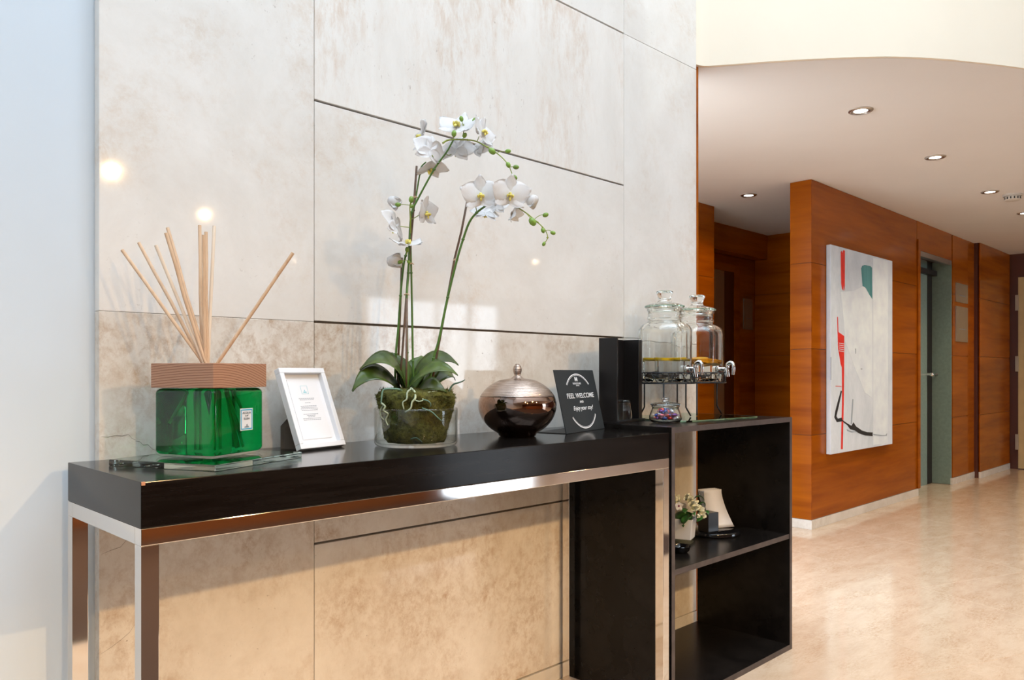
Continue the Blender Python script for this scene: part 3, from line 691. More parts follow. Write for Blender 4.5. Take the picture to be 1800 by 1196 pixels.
sp = [FM @ Vector((fwid * .5, .11, -.018)) + UP * .0055, FM @ Vector((fwid * .5, .0, -.018)) + UP * .0055]
sb = Vector((sp[0].x, sp[0].y, ZC)) + fn * .055
a_ = fb0 + fd * .0 + fn * .105; b2 = fb0 + fd * .02 + fn * .036
st = [FM @ Vector((.02, .105, -.018)) + UP * .0055]
q0 = FM @ Vector((.045, .118, -.017)); q1 = FM @ Vector((.045, .02, -.017)); f0 = Vector((q1.x, q1.y, ZC)) + fn * .075 - fd * .02; f1 = Vector((q1.x, q1.y, ZC)) + fn * .012
f0t = Vector((f0.x, f0.y, ZC + .055))
pts_ = [q0, f0t, f0, f1]; tkv = fd * .0018
MB().add([p for p in pts_] + [p + tkv for p in pts_], [(0, 1, 2, 3), (7, 6, 5, 4), (0, 4, 5, 1), (1, 5, 6, 2), (2, 6, 7, 3), (3, 7, 4, 0)]).build('easel_strut', 'kraft', pf)
PM = Matrix.Translation((0, 0, .0055)) @ FM
pr = MB()
for a, b_ in (((.062, .142), (.084, .1428)), ((.062, .163), (.084, .1638)), ((.062, .142), (.0628, .1638)), ((.0832, .142), (.084, .1638))): pr.box((a[0], a[1], -.0105), (b_[0], b_[1], -.0102))
pr.box((.068, .145, -.0105), (.078, .1485, -.0102)); pr.box((.0715, .149, -.0105), (.0745, .153, -.0102)); pr.xf(PM)
pr.build('printed_emblem', 'blue_print', pc)
for yy, w_ in ((.130, .050), (.1265, .046), (.1185, .018), (.110, .052), (.1065, .050), (.103, .056), (.099, .052), (.089, .048), (.0855, .028), (.082, .022), (.0775, .058), (.074, .056)):
    n = max(3, int(w_ / .0062)); xx = fwid / 2 - w_ / 2; mb = MB()
    for k in range(n): mb.box((xx + w_ * k / n, yy, -.0105), (xx + w_ * (k + .82) / n, yy + .0011, -.0102))
    o = mb.xf(PM).build('print_line', 'grey_print', pc); o['kind'] = 'stuff'

# ================================================================== ORCHID
OC = Vector((1.230, 1.592, ZC)); KO = OC.dot(FW)
bw_ = MB().lathe([(.0001, .0005), (.094, .0005), (.102, .003), (.1055, .009), (.1062, .09), (.1058, .0945), (.1045, .0958), (.1032, .0945), (.1030, .012), (.099, .008), (.0001, .0075)], OC, 56).build('glass_bowl', 'glass_b', None, True)
tag(bw_, 'wide low clear glass bowl around the mossy orchid root ball', 'bowl')
orc = thing('orchid_plant', OC + UP * .008, 'white phalaenopsis orchid with arching stems in a moss ball', 'plant')
ms_ = MB()
def mrf(a, j): return 1 + .045 * math.sin(7 * a + j * 1.3) + .03 * math.sin(13 * a + 2.1 * j)
ms_.lathe([(.0001, .009), (.070, .009), (.078, .02), (.082, .045), (.086, .07), (.090, .088), (.094, .108), (.097, .125), (.094, .136), (.080, .142), (.05, .146), (.0001, .147)], OC, 64, mrf)
ms_.build('moss_ball', 'moss', orc, 'all')
tf = MB()
for k in range(9000):
    a = random.uniform(0, 2 * pi); z = random.choice([random.uniform(.012, .14), random.uniform(.09, .143)])
    r = .066 + .03 * min(1, z / .125) + random.uniform(-.006, .001)
    if z > .128: r = random.uniform(.02, .096)
    p = OC + Vector((r * math.cos(a), r * math.sin(a), z))
    out_ = Vector((math.cos(a), math.sin(a), random.uniform(-.6, .9)))
    if z > .128: out_ = Vector((random.uniform(-.5, .5), random.uniform(-.5, .5), 1))
    if z < .098: out_ *= .55
    q = p + out_.normalized() * random.uniform(.005, .013); sd_ = out_.cross(Vector((random.random() - .5, random.random() - .5, random.random() - .5))).normalized() * .0011
    if z < .098 and (q - OC).to_2d().length > .100: continue
    tf.add([p - sd_, p + sd_, q], [(0, 1, 2)])
o = tf.build('moss_tufts', 'moss', orc); o['kind'] = 'stuff'

def K(u, v, dk=0.): return atk(u, v, KO + dk)
# leaves
def leaf(base, ctrl, tip, w, side_bias=0., curl=.25, mat='leaf', n=14, parent=orc, name='leaf', th_=.0014):
    pth = bez(base, ctrl, tip, n); mb = MB(); v = []; m = 6
    for j, p in enumerate(pth):
        t = (pth[min(j + 1, n)] - pth[max(j - 1, 0)]).normalized(); s = t.cross(UP)
        if s.length < .05: s = RT.copy()
        s = (s.normalized() + Vector((0, 0, side_bias))).normalized(); nn = s.cross(t).normalized()
        x = j / n; ww = w * (math.sin(pi * min(1, (x * .93 + .10)) ** .85) ** .7 if x < .995 else .05)
        ww = max(ww, w * .08)
        for i in range(m + 1):
            q = (i / m - .5) * 2; v.append(p + s * q * ww + nn * (abs(q) ** 1.4) * ww * curl)
    N0 = len(v)
    v2 = []
    for j, p in enumerate(pth):
        for i in range(m + 1):
            q = v[j * (m + 1) + i]; t = (pth[min(j + 1, n)] - pth[max(j - 1, 0)]).normalized(); s = t.cross(UP)
            if s.length < .05: s = RT.copy()
            v2.append(q - s.normalized().cross(t).normalized() * th_)
    f = []
    for j in range(n):
        for i in range(m):
            a = j * (m + 1) + i; f.append((a, a + 1, a + m + 2, a + m + 1)); f.append(tuple(N0 + q for q in (a, a + m + 1, a + m + 2, a + 1)))
    for j in range(n):
        for i in (0, m):
            a = j * (m + 1) + i; b_ = a + m + 1; f.append((a, b_, N0 + b_, N0 + a))
    for i in range(m):
        f.append((i, i + 1, N0 + i + 1, N0 + i)); a = n * (m + 1) + i; f.append((a, a + 1, N0 + a + 1, N0 + a))
    return mb.add(v + v2, f).build(name, mat, parent, 'all')
leaf(K(714, 688, -.02), K(690, 596, -.03), K(632, 650, -.05), .040, .55, .15)
leaf(K(706, 690, -.01), K(655, 622, -.04), K(619, 688, -.08), .034, .8, .15)
leaf(K(716, 690, .01), K(706, 640, .02), K(688, 620, .035), .034, .1, .3)
leaf(K(722, 690, .03), K(728, 650, .05), K(742, 626, .08), .034, -.3, .3)
leaf(K(712, 692, -.05), K(760, 618, -.075), K(805, 660, -.065), .028, -.7, .15)
leaf(K(722, 690, 0), K(760, 600, .02), K(806, 642, .03), .038, -.6, .15)
leaf(K(742, 692, .04), K(785, 630, .06), K(800, 668, .075), .034, -.8, .15)
leaf(K(735, 690, .05), K(765, 640, .09), K(782, 634, .11), .030, -.2)
leaf(K(728, 692, -.02), K(752, 660, -.06), K(786, 690, -.05), .026, -.9, .15)

def stem(px, r, mat='stem', name='flower_stem', n=5, par=orc, nodes=True):
    p = [K(*q) for q in px]; sp_ = smoothpath(p, n)
    rr = [r[0] + (r[1] - r[0]) * i / (len(sp_) - 1) for i in range(len(sp_))]
    mb = MB().tube(sp_, rr, 8)
    if nodes:
        for q in p[1:-1:2]: mb.ball(q, r[0] * 1.35, 8, (1, 1, .8))
    return mb.build(name, mat, par, 'all')
A = stem([(694, 690, .03), (696, 622, .03), (700, 579, .03), (704, 520, .03), (709, 470, .025), (713, 450, .02), (716, 441, .02)], (.0032, .0024))
B = stem([(716, 690, -.03), (715.5, 620, -.03), (715, 523, -.02), (718, 480, -.01), (720.4, 407, -.01), (724, 373, -.01), (734, 351, -.01), (763, 298, -.02), (784.6, 268, -.02), (797, 246, -.02)], (.0034, .0020))
B2 = stem([(778, 252, -.03), (786, 247, -.025), (798, 245.5, -.02), (822, 246, -.02), (838, 249, -.02), (857, 259, -.03), (875.6, 271, -.03), (891.6, 287, -.04), (898, 300, -.04), (902, 311, -.05)], (.0023, .0010), 'stem_y')
Cst = stem([(728, 690, .02), (725.8, 635, .02), (724.5, 560, .02), (723, 480, .02), (722, 420, .02), (727, 370, .02), (733, 335, .03), (738, 306, .03), (741, 293, .03), (749, 285, .03)], (.0030, .0018))
D = stem([(752, 690, .01), (762, 630, .0), (771, 600, -.005), (787, 523, -.01), (803, 458, -.02), (814, 421, -.02), (825, 391, -.03), (838, 374, -.03), (854, 362, -.035)], (.0034, .0026))
D2 = stem([(854, 362, -.035), (870, 356.6, -.04), (883.6, 355, -.04), (902, 360.6, -.05), (924, 374, -.05), (945, 391, -.06), (958.5, 405, -.06), (962.5, 418, -.06), (957, 428, -.06)], (.0022, .0009), 'stem_y')
E_ = stem([(722, 410, -.02), (721.5, 390, -.03), (720.5, 365, -.03), (722, 356, -.03)], (.0019, .0013), 'stem_y', nodes=False)
for p_, nm in (([(700, 690, .0), (707, 624, .0), (717.7, 474, .0), (725.8, 383, .005), (732.4, 292, .01)], 'support_stake'), ([(756, 690, .03), (767, 630, .02), (799, 455, .01), (811, 407, .01), (825, 335, .01)], 'support_stake'),
               ([(714, 690, -.045), (714.5, 640, -.045), (715, 525, -.04)], 'support_stake'), ([(698, 690, .05), (703, 560, .04), (706.5, 453, .03)], 'support_stake')):
    MB().tube([K(*q) for q in p_], .0028, 8).build(nm, 'stake', orc, 'all')
for u, v, dk in ((715, 518, -.02), (730, 347, 0), (801, 457, -.005), (723, 464, .01)):
    MB().tube([K(u, v, dk) + Vector((.006 * math.cos(a), .006 * math.sin(a), .0015 * math.sin(2 * a))) for a in [i * 2 * pi / 12 for i in range(12)]], .0012, 6, closed=True).build('tie', 'reed', orc, 'all')

# petals
def petal_mesh(name, ln, w, cup, tipw=.25, n=8, m=6):
    v = []; f = []
    for j in range(n + 1):
        x = j / n; ww = w * (math.sin(pi * (x ** .8) * .90 + .16)) ** .75 if x > 0 else w * .28
        ww = max(ww, w * .12)
        for i in range(m + 1):
            q = (i / m - .5) * 2
            v.append((q * ww, ln * (x - .10 * q * q * x), cup * (x * x * .6) - cup * .55 * q * q * math.sin(pi * x) + .02 * ln * math.sin(9 * x + 4 * q)))
    o = len(v); v += [(a, b_, c - .0006) for a, b_, c in v]
    for j in range(n):
        for i in range(m):
            a = j * (m + 1) + i; f += [(a, a + 1, a + m + 2, a + m + 1), (o + a, o + a + m + 1, o + a + m + 2, o + a + 1)]
    for j in range(n):
        for i in (0, m): a = j * (m + 1) + i; f.append((a, a + m + 1, o + a + m + 1, o + a))
    for i in range(m): a = n * (m + 1) + i; f.append((a, a + 1, o + a + 1, o + a))
    me = bpy.data.meshes.new(name); me.from_pydata(v, [], f); me.materials.append(M['petal'])
    for p in me.polygons: p.use_smooth = True
    return me
PW = petal_mesh('petal', 1.0, .56, .22); PS = petal_mesh('sepal', .98, .36, .16); PC = petal_mesh('closed_petal', 1.0, .52, .75)
def lipmesh():
    mb = MB(); mb.ball((0, -.10, .22), .13, 10, (1., .8, 1.2)); mb.ball((.17, -.12, .20), .11, 8, (.6, 1, 1.4)); mb.ball((-.17, -.12, .20), .11, 8, (.6, 1, 1.4)); mb.ball((0, -.30, .20), .12, 8, (.7, 1.3, .5)); mb.ball((0, .05, .12), .10, 8)
    mb.v = [Vector((p.x * .72, p.y * .72 - .02, p.z * .8)) for p in mb.v]
    o = mb.build('flower', 'lip', None, 'all'); me = o.data; bpy.data.objects.remove(o); return me
LIP = lipmesh()
def flower(u, v, dk, rpx, n, spin=0., par=orc, openf=0., col='petal', kinds=None):
    """n = (towards viewer, right, up) of the bloom's face"""
    c = K(u, v, dk); r = 1.14 * rpx * (KO + dk) / F
    nv = (-FW * n[0] + RT * n[1] + UP * n[2]).normalized()
    y = (UP - nv * UP.dot(nv)); y = y.normalized() if y.length > .1 else FW
    x = y.cross(nv).normalized(); Rm = Matrix((x, y, nv)).transposed() @ Matrix.Rotation(spin, 3, 'Z')
    o = bpy.data.objects.new('flower', LIP); COL.objects.link(o); o.parent = par
    o.location = c - wloc(par); o.rotation_euler = Rm.to_euler(); o.scale = (r, r, r)
    for me, a, s, tl_ in ((PS, 0, .95, .10), (PS, 2.25, .9, .05), (PS, -2.25, .9, .05), (PW, 1.28, 1.0, .12), (PW, -1.28, 1.0, .12)):
        p = bpy.data.objects.new('petal', me); COL.objects.link(p); p.parent = o
        p.rotation_euler = (Matrix.Rotation(a, 3, 'Z') @ Matrix.Rotation(tl_ + openf + random.uniform(-.08, .08), 3, 'X')).to_euler(); p.scale = (s, s, s)
        p.location = (0, 0, .03 if me is PW else 0)
    return o
def closed(u, v, dk, rpx, n):
    c = K(u, v, dk); r = rpx * (KO + dk) / F; nv = (-FW * n[0] + RT * n[1] + UP * n[2]).normalized()
    o = MB().ball((0, 0, 0), r, 12, (.75, .75, .9)).build('flower_bud', 'petal', None, 'all'); o.parent = orc; o.location = c - wloc(orc); o.rotation_euler = nv.to_track_quat('Z', 'Y').to_euler()
    for k in range(4):
        p = bpy.data.objects.new('petal', PC); COL.objects.link(p); p.parent = o; s = r * 1.5
        p.rotation_euler = (Matrix.Rotation(k * pi / 2, 3, 'Z') @ Matrix.Rotation(.85, 3, 'X')).to_euler(); p.scale = (s, s, s); p.location = (0, 0, -r * .8)
flower(742, 240, .02, 32, (.25, -1, .35), .2)
flower(757, 264, -.03, 31, (-.8, -.5, -.1), .3)
flower(757, 296, .01, 29, (.3, .3, -1), .2)
flower(805, 222, -.01, 36, (.75, -.1, .8), -.25)
flower(802, 262, .02, 33, (-.7, .2, -.4), .1)
flower(848, 232, -.02, 30, (.4, .75, .25), -.4)
flower(842, 258, .02, 27, (-.5, .5, -.4), .4)
closed(692, 355, -.01, 13, (0, -.6, .4))
flower(696, 398, -.03, 34, (-.3, -1, -.25), .4)
flower(748, 374, .01, 29, (.55, 1, .0), .1)
flower(716, 430, -.045, 29, (.25, 0, 1), .6)
closed(693, 459, -.01, 15, (.1, -.7, -.1))
flower(845, 343, -.055, 34, (1, .05, .12), .05)
flower(896, 342, -.06, 34, (1, .25, .05), -.1)
flower(853, 374, .01, 25, (-.6, -.2, -.6), .2)
flower(873, 362, .03, 22, (-.7, .4, -.3), 0)
flower(899, 376, -.04, 20, (.3, .9, -.5), .3, openf=.5)
closed(936, 353, -.05, 13, (.2, .6, .5))
# buds, each with its own stalk
buds = [(811, 209, -.02, 4.6, (815, 226), 0), (834, 211, -.02, 4.2, (820, 226), 0), (798, 235, -.04, 5.5, (797, 246), 0), (817, 238, -.03, 4.5, (813, 246), 0), (865, 266, -.04, 6.5, (860, 262), 0),
        (893, 266, -.03, 4.8, (874, 268), 0), (893.5, 290, -.05, 5, (892, 287), 0), (907, 294, -.04, 5, (897, 294), 0), (905, 312, -.05, 4.6, (902, 309), 0),
        (723, 351, -.04, 5.6, (722.5, 360), 0), (699.5, 360, -.03, 4.8, (721, 361), 0), (724, 363, -.04, 3.6, (722, 366), 0), (715.6, 439, -.05, 4.4, (715, 448), 0), (703.5, 461, -.02, 4.4, (712, 458), 0), (718.5, 461, -.02, 3.4, (713, 457), 0),
        (959, 378, -.05, 5.0, (940, 385), 1), (936, 390, -.07, 7.4, (926, 376), 0), (954.5, 405.5, -.07, 4.4, (951, 396), 0), (972, 409.6, -.06, 4.4, (959, 406), 1), (956, 429, -.06, 3.8, (958, 425), 0)]
for u, v, dk, rp, (su_, sv), arch in buds:
    c = K(u, v, dk); r = rp * (KO + dk) / F; s0 = K(su_, sv, dk)
    o = MB().ball(c, r, 12, (.82, .82, 1.12), axis=(c - s0) if (c - s0).length > 1e-4 else (0, 0, 1)).build('bud', 'bud', orc, 'all')
    mid = (c + s0) / 2 + UP * (.008 if arch else .002)
    MB().tube(bez(s0, mid, c, 6), .0009, 6).build('stalk', 'stem_y', o)
for a, b_, c in (((747, 248, .0), (755, 256, -.01), (760, 259, -.02)), ((772, 288, -.02), (764, 284, -.02), (760, 273, -.03)), ((813, 240, -.02), (817, 228, -.02), (815, 218, -.02)),
                 ((838, 249, -.02), (841, 244, -.02), (842, 240, -.02)), ((784, 270, -.02), (788, 275, -.01), (793, 272, .0)), ((722, 386, -.02), (729, 384, -.01), (738, 377, .0)),
                 ((838, 372, -.03), (836, 362, -.04), (834, 352, -.05)), ((872, 356, -.04), (873, 346, -.045), (880, 339, -.05)), ((912, 364, -.05), (917, 354, -.05), (929, 350, -.05)), ((720, 400, -.03), (712, 399, -.03), (703, 398, -.03))):
    MB().tube(bez(K(*a), K(*b_), K(*c), 8), .0011, 6).build('stalk', 'stem_y', orc, 'all')
# aerial roots
def proot(px, r, mat):
    MB().tube(smoothpath([K(*q) for q in px], 4), [r * (1 - .5 * i / (4 * (len(px) - 1))) for i in range(4 * (len(px) - 1) + 1)], 7).build('aerial_root', mat, orc, 'all')
dF = -.097
proot([(711, 690, -.06), (700, 685, -.08), (685, 684, -.088), (674, 686, -.09), (671, 697, -.094), (670, 709, -.098)], .0032, 'root_g')
proot([(670, 709, -.098), (677, 715, -.1), (674, 722, -.1), (682, 728, -.094), (678, 738, -.09), (682, 748, -.09)], .0026, 'root')
proot([(674, 712, -.096), (668, 723, -.09), (670, 733, -.086), (675, 738, -.086)], .0018, 'root')
proot([(724, 684, -.08), (716, 690, -.09), (715, 702, -.098), (708, 708, -.101), (710, 720, -.1)], .0030, 'root')
proot([(722, 683, -.08), (729, 690, -.09), (730, 700, -.098), (724, 708, -.102), (722, 718, -.103), (712, 725, -.1)], .0034, 'root')
proot([(768, 688, -.06), (745, 692, -.085), (739, 694, -.09), (744, 703, -.097), (737, 706, -.1), (730, 704, -.1)], .0022, 'root')
proot([(744, 703, -.098), (752, 705, -.1), (757, 710, -.099), (757, 715, -.098)], .0018, 'root_g')
proot([(788, 690, -.03), (796, 677, -.04), (806, 673, -.05), (812, 671, -.055), (817, 668, -.06)], .0026, 'root_g')
proot([(742, 718, -.098), (758, 724, -.094), (768, 733, -.09), (776, 740, -.086)], .0020, 'root_g')
proot([(722, 772, -.09), (731, 770, -.091), (738, 774, -.09), (742, 778, -.088)], .0018, 'root_g')

# ================================================================== LIDDED VASE
VC = Vector((1.615, 1.611, ZC))
va = thing('lidded_vase', VC, 'squat round bronze lustre pot with a finely ridged lid', 'lidded pot')
def ell(z): return .1145 * math.sqrt(max(0, 1 - ((z - .0915) / .094) ** 2)) if z < .0915 else .1145 * max(0, 1 - ((z - .0915) / .0845) ** 2.05) ** .62
lo = [(.0001, .0005), (.050, .0005), (.0545, .003)] + [(max(.056, ell(z)), z) for z in [.008 + i * .0045 for i in range(25)] if z < .118]
MB().lathe([q for q in lo], VC, 64).build('body', 'vase', va, 'all')
up_ = [(ell(z), z) for z in [.1165 + i * .004 for i in range(14)] if z < .1655]
ld = MB().lathe([(ell(.1165) - .002, .1165)] + up_ + [(.020, .1685), (.013, .1735), (.0105, .1765)], VC, 64).build('lid', 'ridged', va, 'all')
MB().lathe([(.010, .1755), (.0085, .178), (.0105, .182), (.0128, .190), (.0128, .197), (.010, .205), (.005, .2105), (.0001, .212)], VC, 28).build('knob', 'ridged', ld, 'all')

# ================================================================== WELCOME SIGN
s0 = Vector((1.776, 1.562, ZC)); s1 = Vector((2.043, 1.629, ZC)); sdv = (s1 - s0).normalized(); swid = (s1 - s0).length
snn = Vector((-sdv.y, sdv.x, 0)); sup = (snn * .044 + UP * .193); shh = sup.length; sup.normalize(); sz = sdv.cross(sup).normalized()
if sz.dot(FW) > 0: sz = -sz
SM = Matrix.Translation(s0 + UP * .0008) @ Matrix((sdv, sup, sz)).transposed().to_4x4()
sg = thing('welcome_sign', (s0 + s1) / 2, 'black tent card sign lettered FEEL WELCOME and Enjoy your stay', 'sign')
bd = MB().box((0, 0, -.003), (swid, shh, 0)).xf(SM).build('board', 'slate', sg)
MB().box((.0, 0, -.11), (swid, .0015, -.003)).xf(Matrix.Translation(s0 + UP * .0006) @ Matrix((sdv, UP, -snn)).transposed().to_4x4()).build('foot_flap', 'slate', sg)
SX = Matrix.Translation((0, 0, .0003))
cx_, cy_ = swid * .52, shh * .49
for (a0_, a1_) in ((38, 142), (215, 328)):
    for rad_, wd in ((.100, .0034), (.0945, .0012)):
        mb = MB(); nseg = 40; v = []; f = []
        for k in range(nseg + 1):
            a = math.radians(a0_ + (a1_ - a0_) * k / nseg); 
            for rr in (rad_ - wd, rad_): v.append((cx_ + rr * 1.02 * math.cos(a), cy_ + rr * .89 * math.sin(a), .0005))
        for k in range(nseg): f.append((2 * k, 2 * k + 1, 2 * k + 3, 2 * k + 2))
        mb.add(v, f).xf(SM).build('ring_arc', 'chalk', bd)
def stext(t, x, y, size, width, shear=0., bold=0.):
    o = text_mesh('lettering', t, size, 'chalk', bd, SM @ Matrix.Translation((x, y, .0006)), shear, width, bold)
    o.data.transform(Matrix.Translation(-wloc(bd))); return o
stext('FEEL WELCOME', cx_ + .004, shh * .575, .0225, .190, 0, .00012)
stext('AND', cx_ + .002, shh * .475, .0105, .026, 0, .0001)
stext('Enjoy your stay!', cx_ + .004, shh * .375, .020, .140, .35, 0.)
stext('EUROSTARS', cx_ - .006, shh * .775, .0085, .056, 0, 0.); stext('HOTELS', cx_ - .003, shh * .743, .006, .022, 0, 0.)
lg = MB()
for k in range(5): lg.box((cx_ - .016 + .004 * k - (.001 if k % 2 else 0), shh * .815 + .003 * (k % 2), .0003), (cx_ - .0128 + .004 * k, shh * (.885 - .012 * (k % 3)), .0006))
lg.box((cx_ - .016, shh * .84, .0003), (cx_ + .003, shh * .855, .0006)).xf(SM).build('emblem', 'chalk', bd)

# ================================================================== ON TOP OF THE SHELF UNIT
# tall black holder
hd0 = Vector((2.070, 1.598, ZS)); ha = math.atan2(.069, .239)
HM = Matrix.Translation(hd0) @ Matrix.Rotation(ha, 4, 'Z')
ho = thing('glass_holder', hd0, 'tall black open-fronted holder with an upturned tumbler inside', 'holder')
hw, hdp, hh2 = .242, .065, .287
def hbx(a, b_, nm): MB().box(a, b_).xf(HM).build(nm, 'blackmat', ho, bevel=.001)
hbx((0, 0, .008), (.010, hdp, hh2), 'side_wall'); hbx((hw - .034, 0, .008), (hw, hdp, hh2), 'side_wall'); hbx((.010, hdp - .008, .008), (hw - .034, hdp, hh2), 'back_wall'); hbx((0, -.012, .0003), (hw, hdp, .008), 'base')
tp = HM @ Vector((.128, .027, .0083))
tb = MB().lathe([(.0295, 0), (.0305, .004), (.0285, .03), (.0275, .034), (.0262, .036), (.0235, .060), (.0225, .0655), (.0205, .0675), (.0001, .068)], tp, 32).lathe([(.0295, 0), (.0278, 0), (.0262, .03), (.021, .056), (.0001, .057)], tp, 32).build('drinking_glass', 'rglass', None, True)
tag(tb, 'small clear tumbler turned upside down in the black holder', 'glass')
# glass board
bp = [Vector((2.325, 1.472)), Vector((2.735, 1.448)), Vector((2.755, 1.775)), Vector((2.30, 1.782)), Vector((2.292, 1.50)), Vector((2.30, 1.480))]
gb = MB().prism(bp, ZS + .0003, ZS + .0065).build('glass_board', 'rboard', bevel=.0008)
tag(gb, 'thin green-edged glass board beneath the wire dispenser stands', 'board')
ZG = ZS + .0067
# candy jar
cj = Vector((2.235, 1.520, ZS + .0003))
jar = thing('candy_jar', cj, 'small squat lidded glass jar full of wrapped sweets', 'jar')
MB().lathe([(.0001, .0), (.040, 0), (.047, .003), (.0545, .012), (.0555, .020), (.052, .032), (.0465, .045), (.0445, .052), (.0475, .056), (.0475, .060), (.0445, .0605), (.0425, .052), (.0445, .044), (.050, .031), (.0532, .020), (.052, .013), (.045, .006), (.0001, .005)], cj, 40).build('glass_body', 'rglass', jar, True)
lid = MB().lathe([(.0505, .0608), (.0510, .064), (.048, .066), (.034, .069), (.012, .071), (.009, .0735), (.012, .078), (.0145, .081), (.0125, .0855), (.0001, .087), (.0001, .0608), (.0505, .0608)], cj, 40).build('lid', 'rglass', jar, True)
fo = ['foil_red', 'foil_blue', 'foil_purple', 'foil_silver', 'foil_pink', 'foil_blue', 'foil_red']
cn_ = {'foil_red': 'red', 'foil_blue': 'blue', 'foil_purple': 'purple', 'foil_silver': 'silver', 'foil_pink': 'pink'}
for k in range(34):
    lay = k // 13; zz = .0145 + .0115 * lay; rm = (.036, .037, .030)[lay]
    a = k * 2.399; r = rm * math.sqrt(((k % 13) + .5) / 13)
    p = cj + Vector((r * math.cos(a), r * math.sin(a), zz + random.uniform(0, .002)))
    ax = Vector((random.uniform(-1, 1), random.uniform(-1, 1), random.uniform(-.3, .3))).normalized(); fm = fo[k % 7]
    mb = MB().ball(p, .0076, 8, (.85, .85, 1.35), axis=ax)
    pe = ax.orthogonal().normalized()
    for s in (-1, 1):
        q = p + ax * s * .0098; e_ = p + ax * s * .0138
        mb.add([q + pe * .001, q - pe * .001, e_ - pe * .0042, e_ + ax * s * .0012, e_ + pe * .0042], [(0, 1, 2, 3, 4)])
    o = mb.build('wrapped_sweet', fm, None, True); tag(o, cn_[fm] + ' foil wrapped sweet in the small lidded jar', 'sweet', cn_[fm] + ' foil wrapped sweets in the jar')

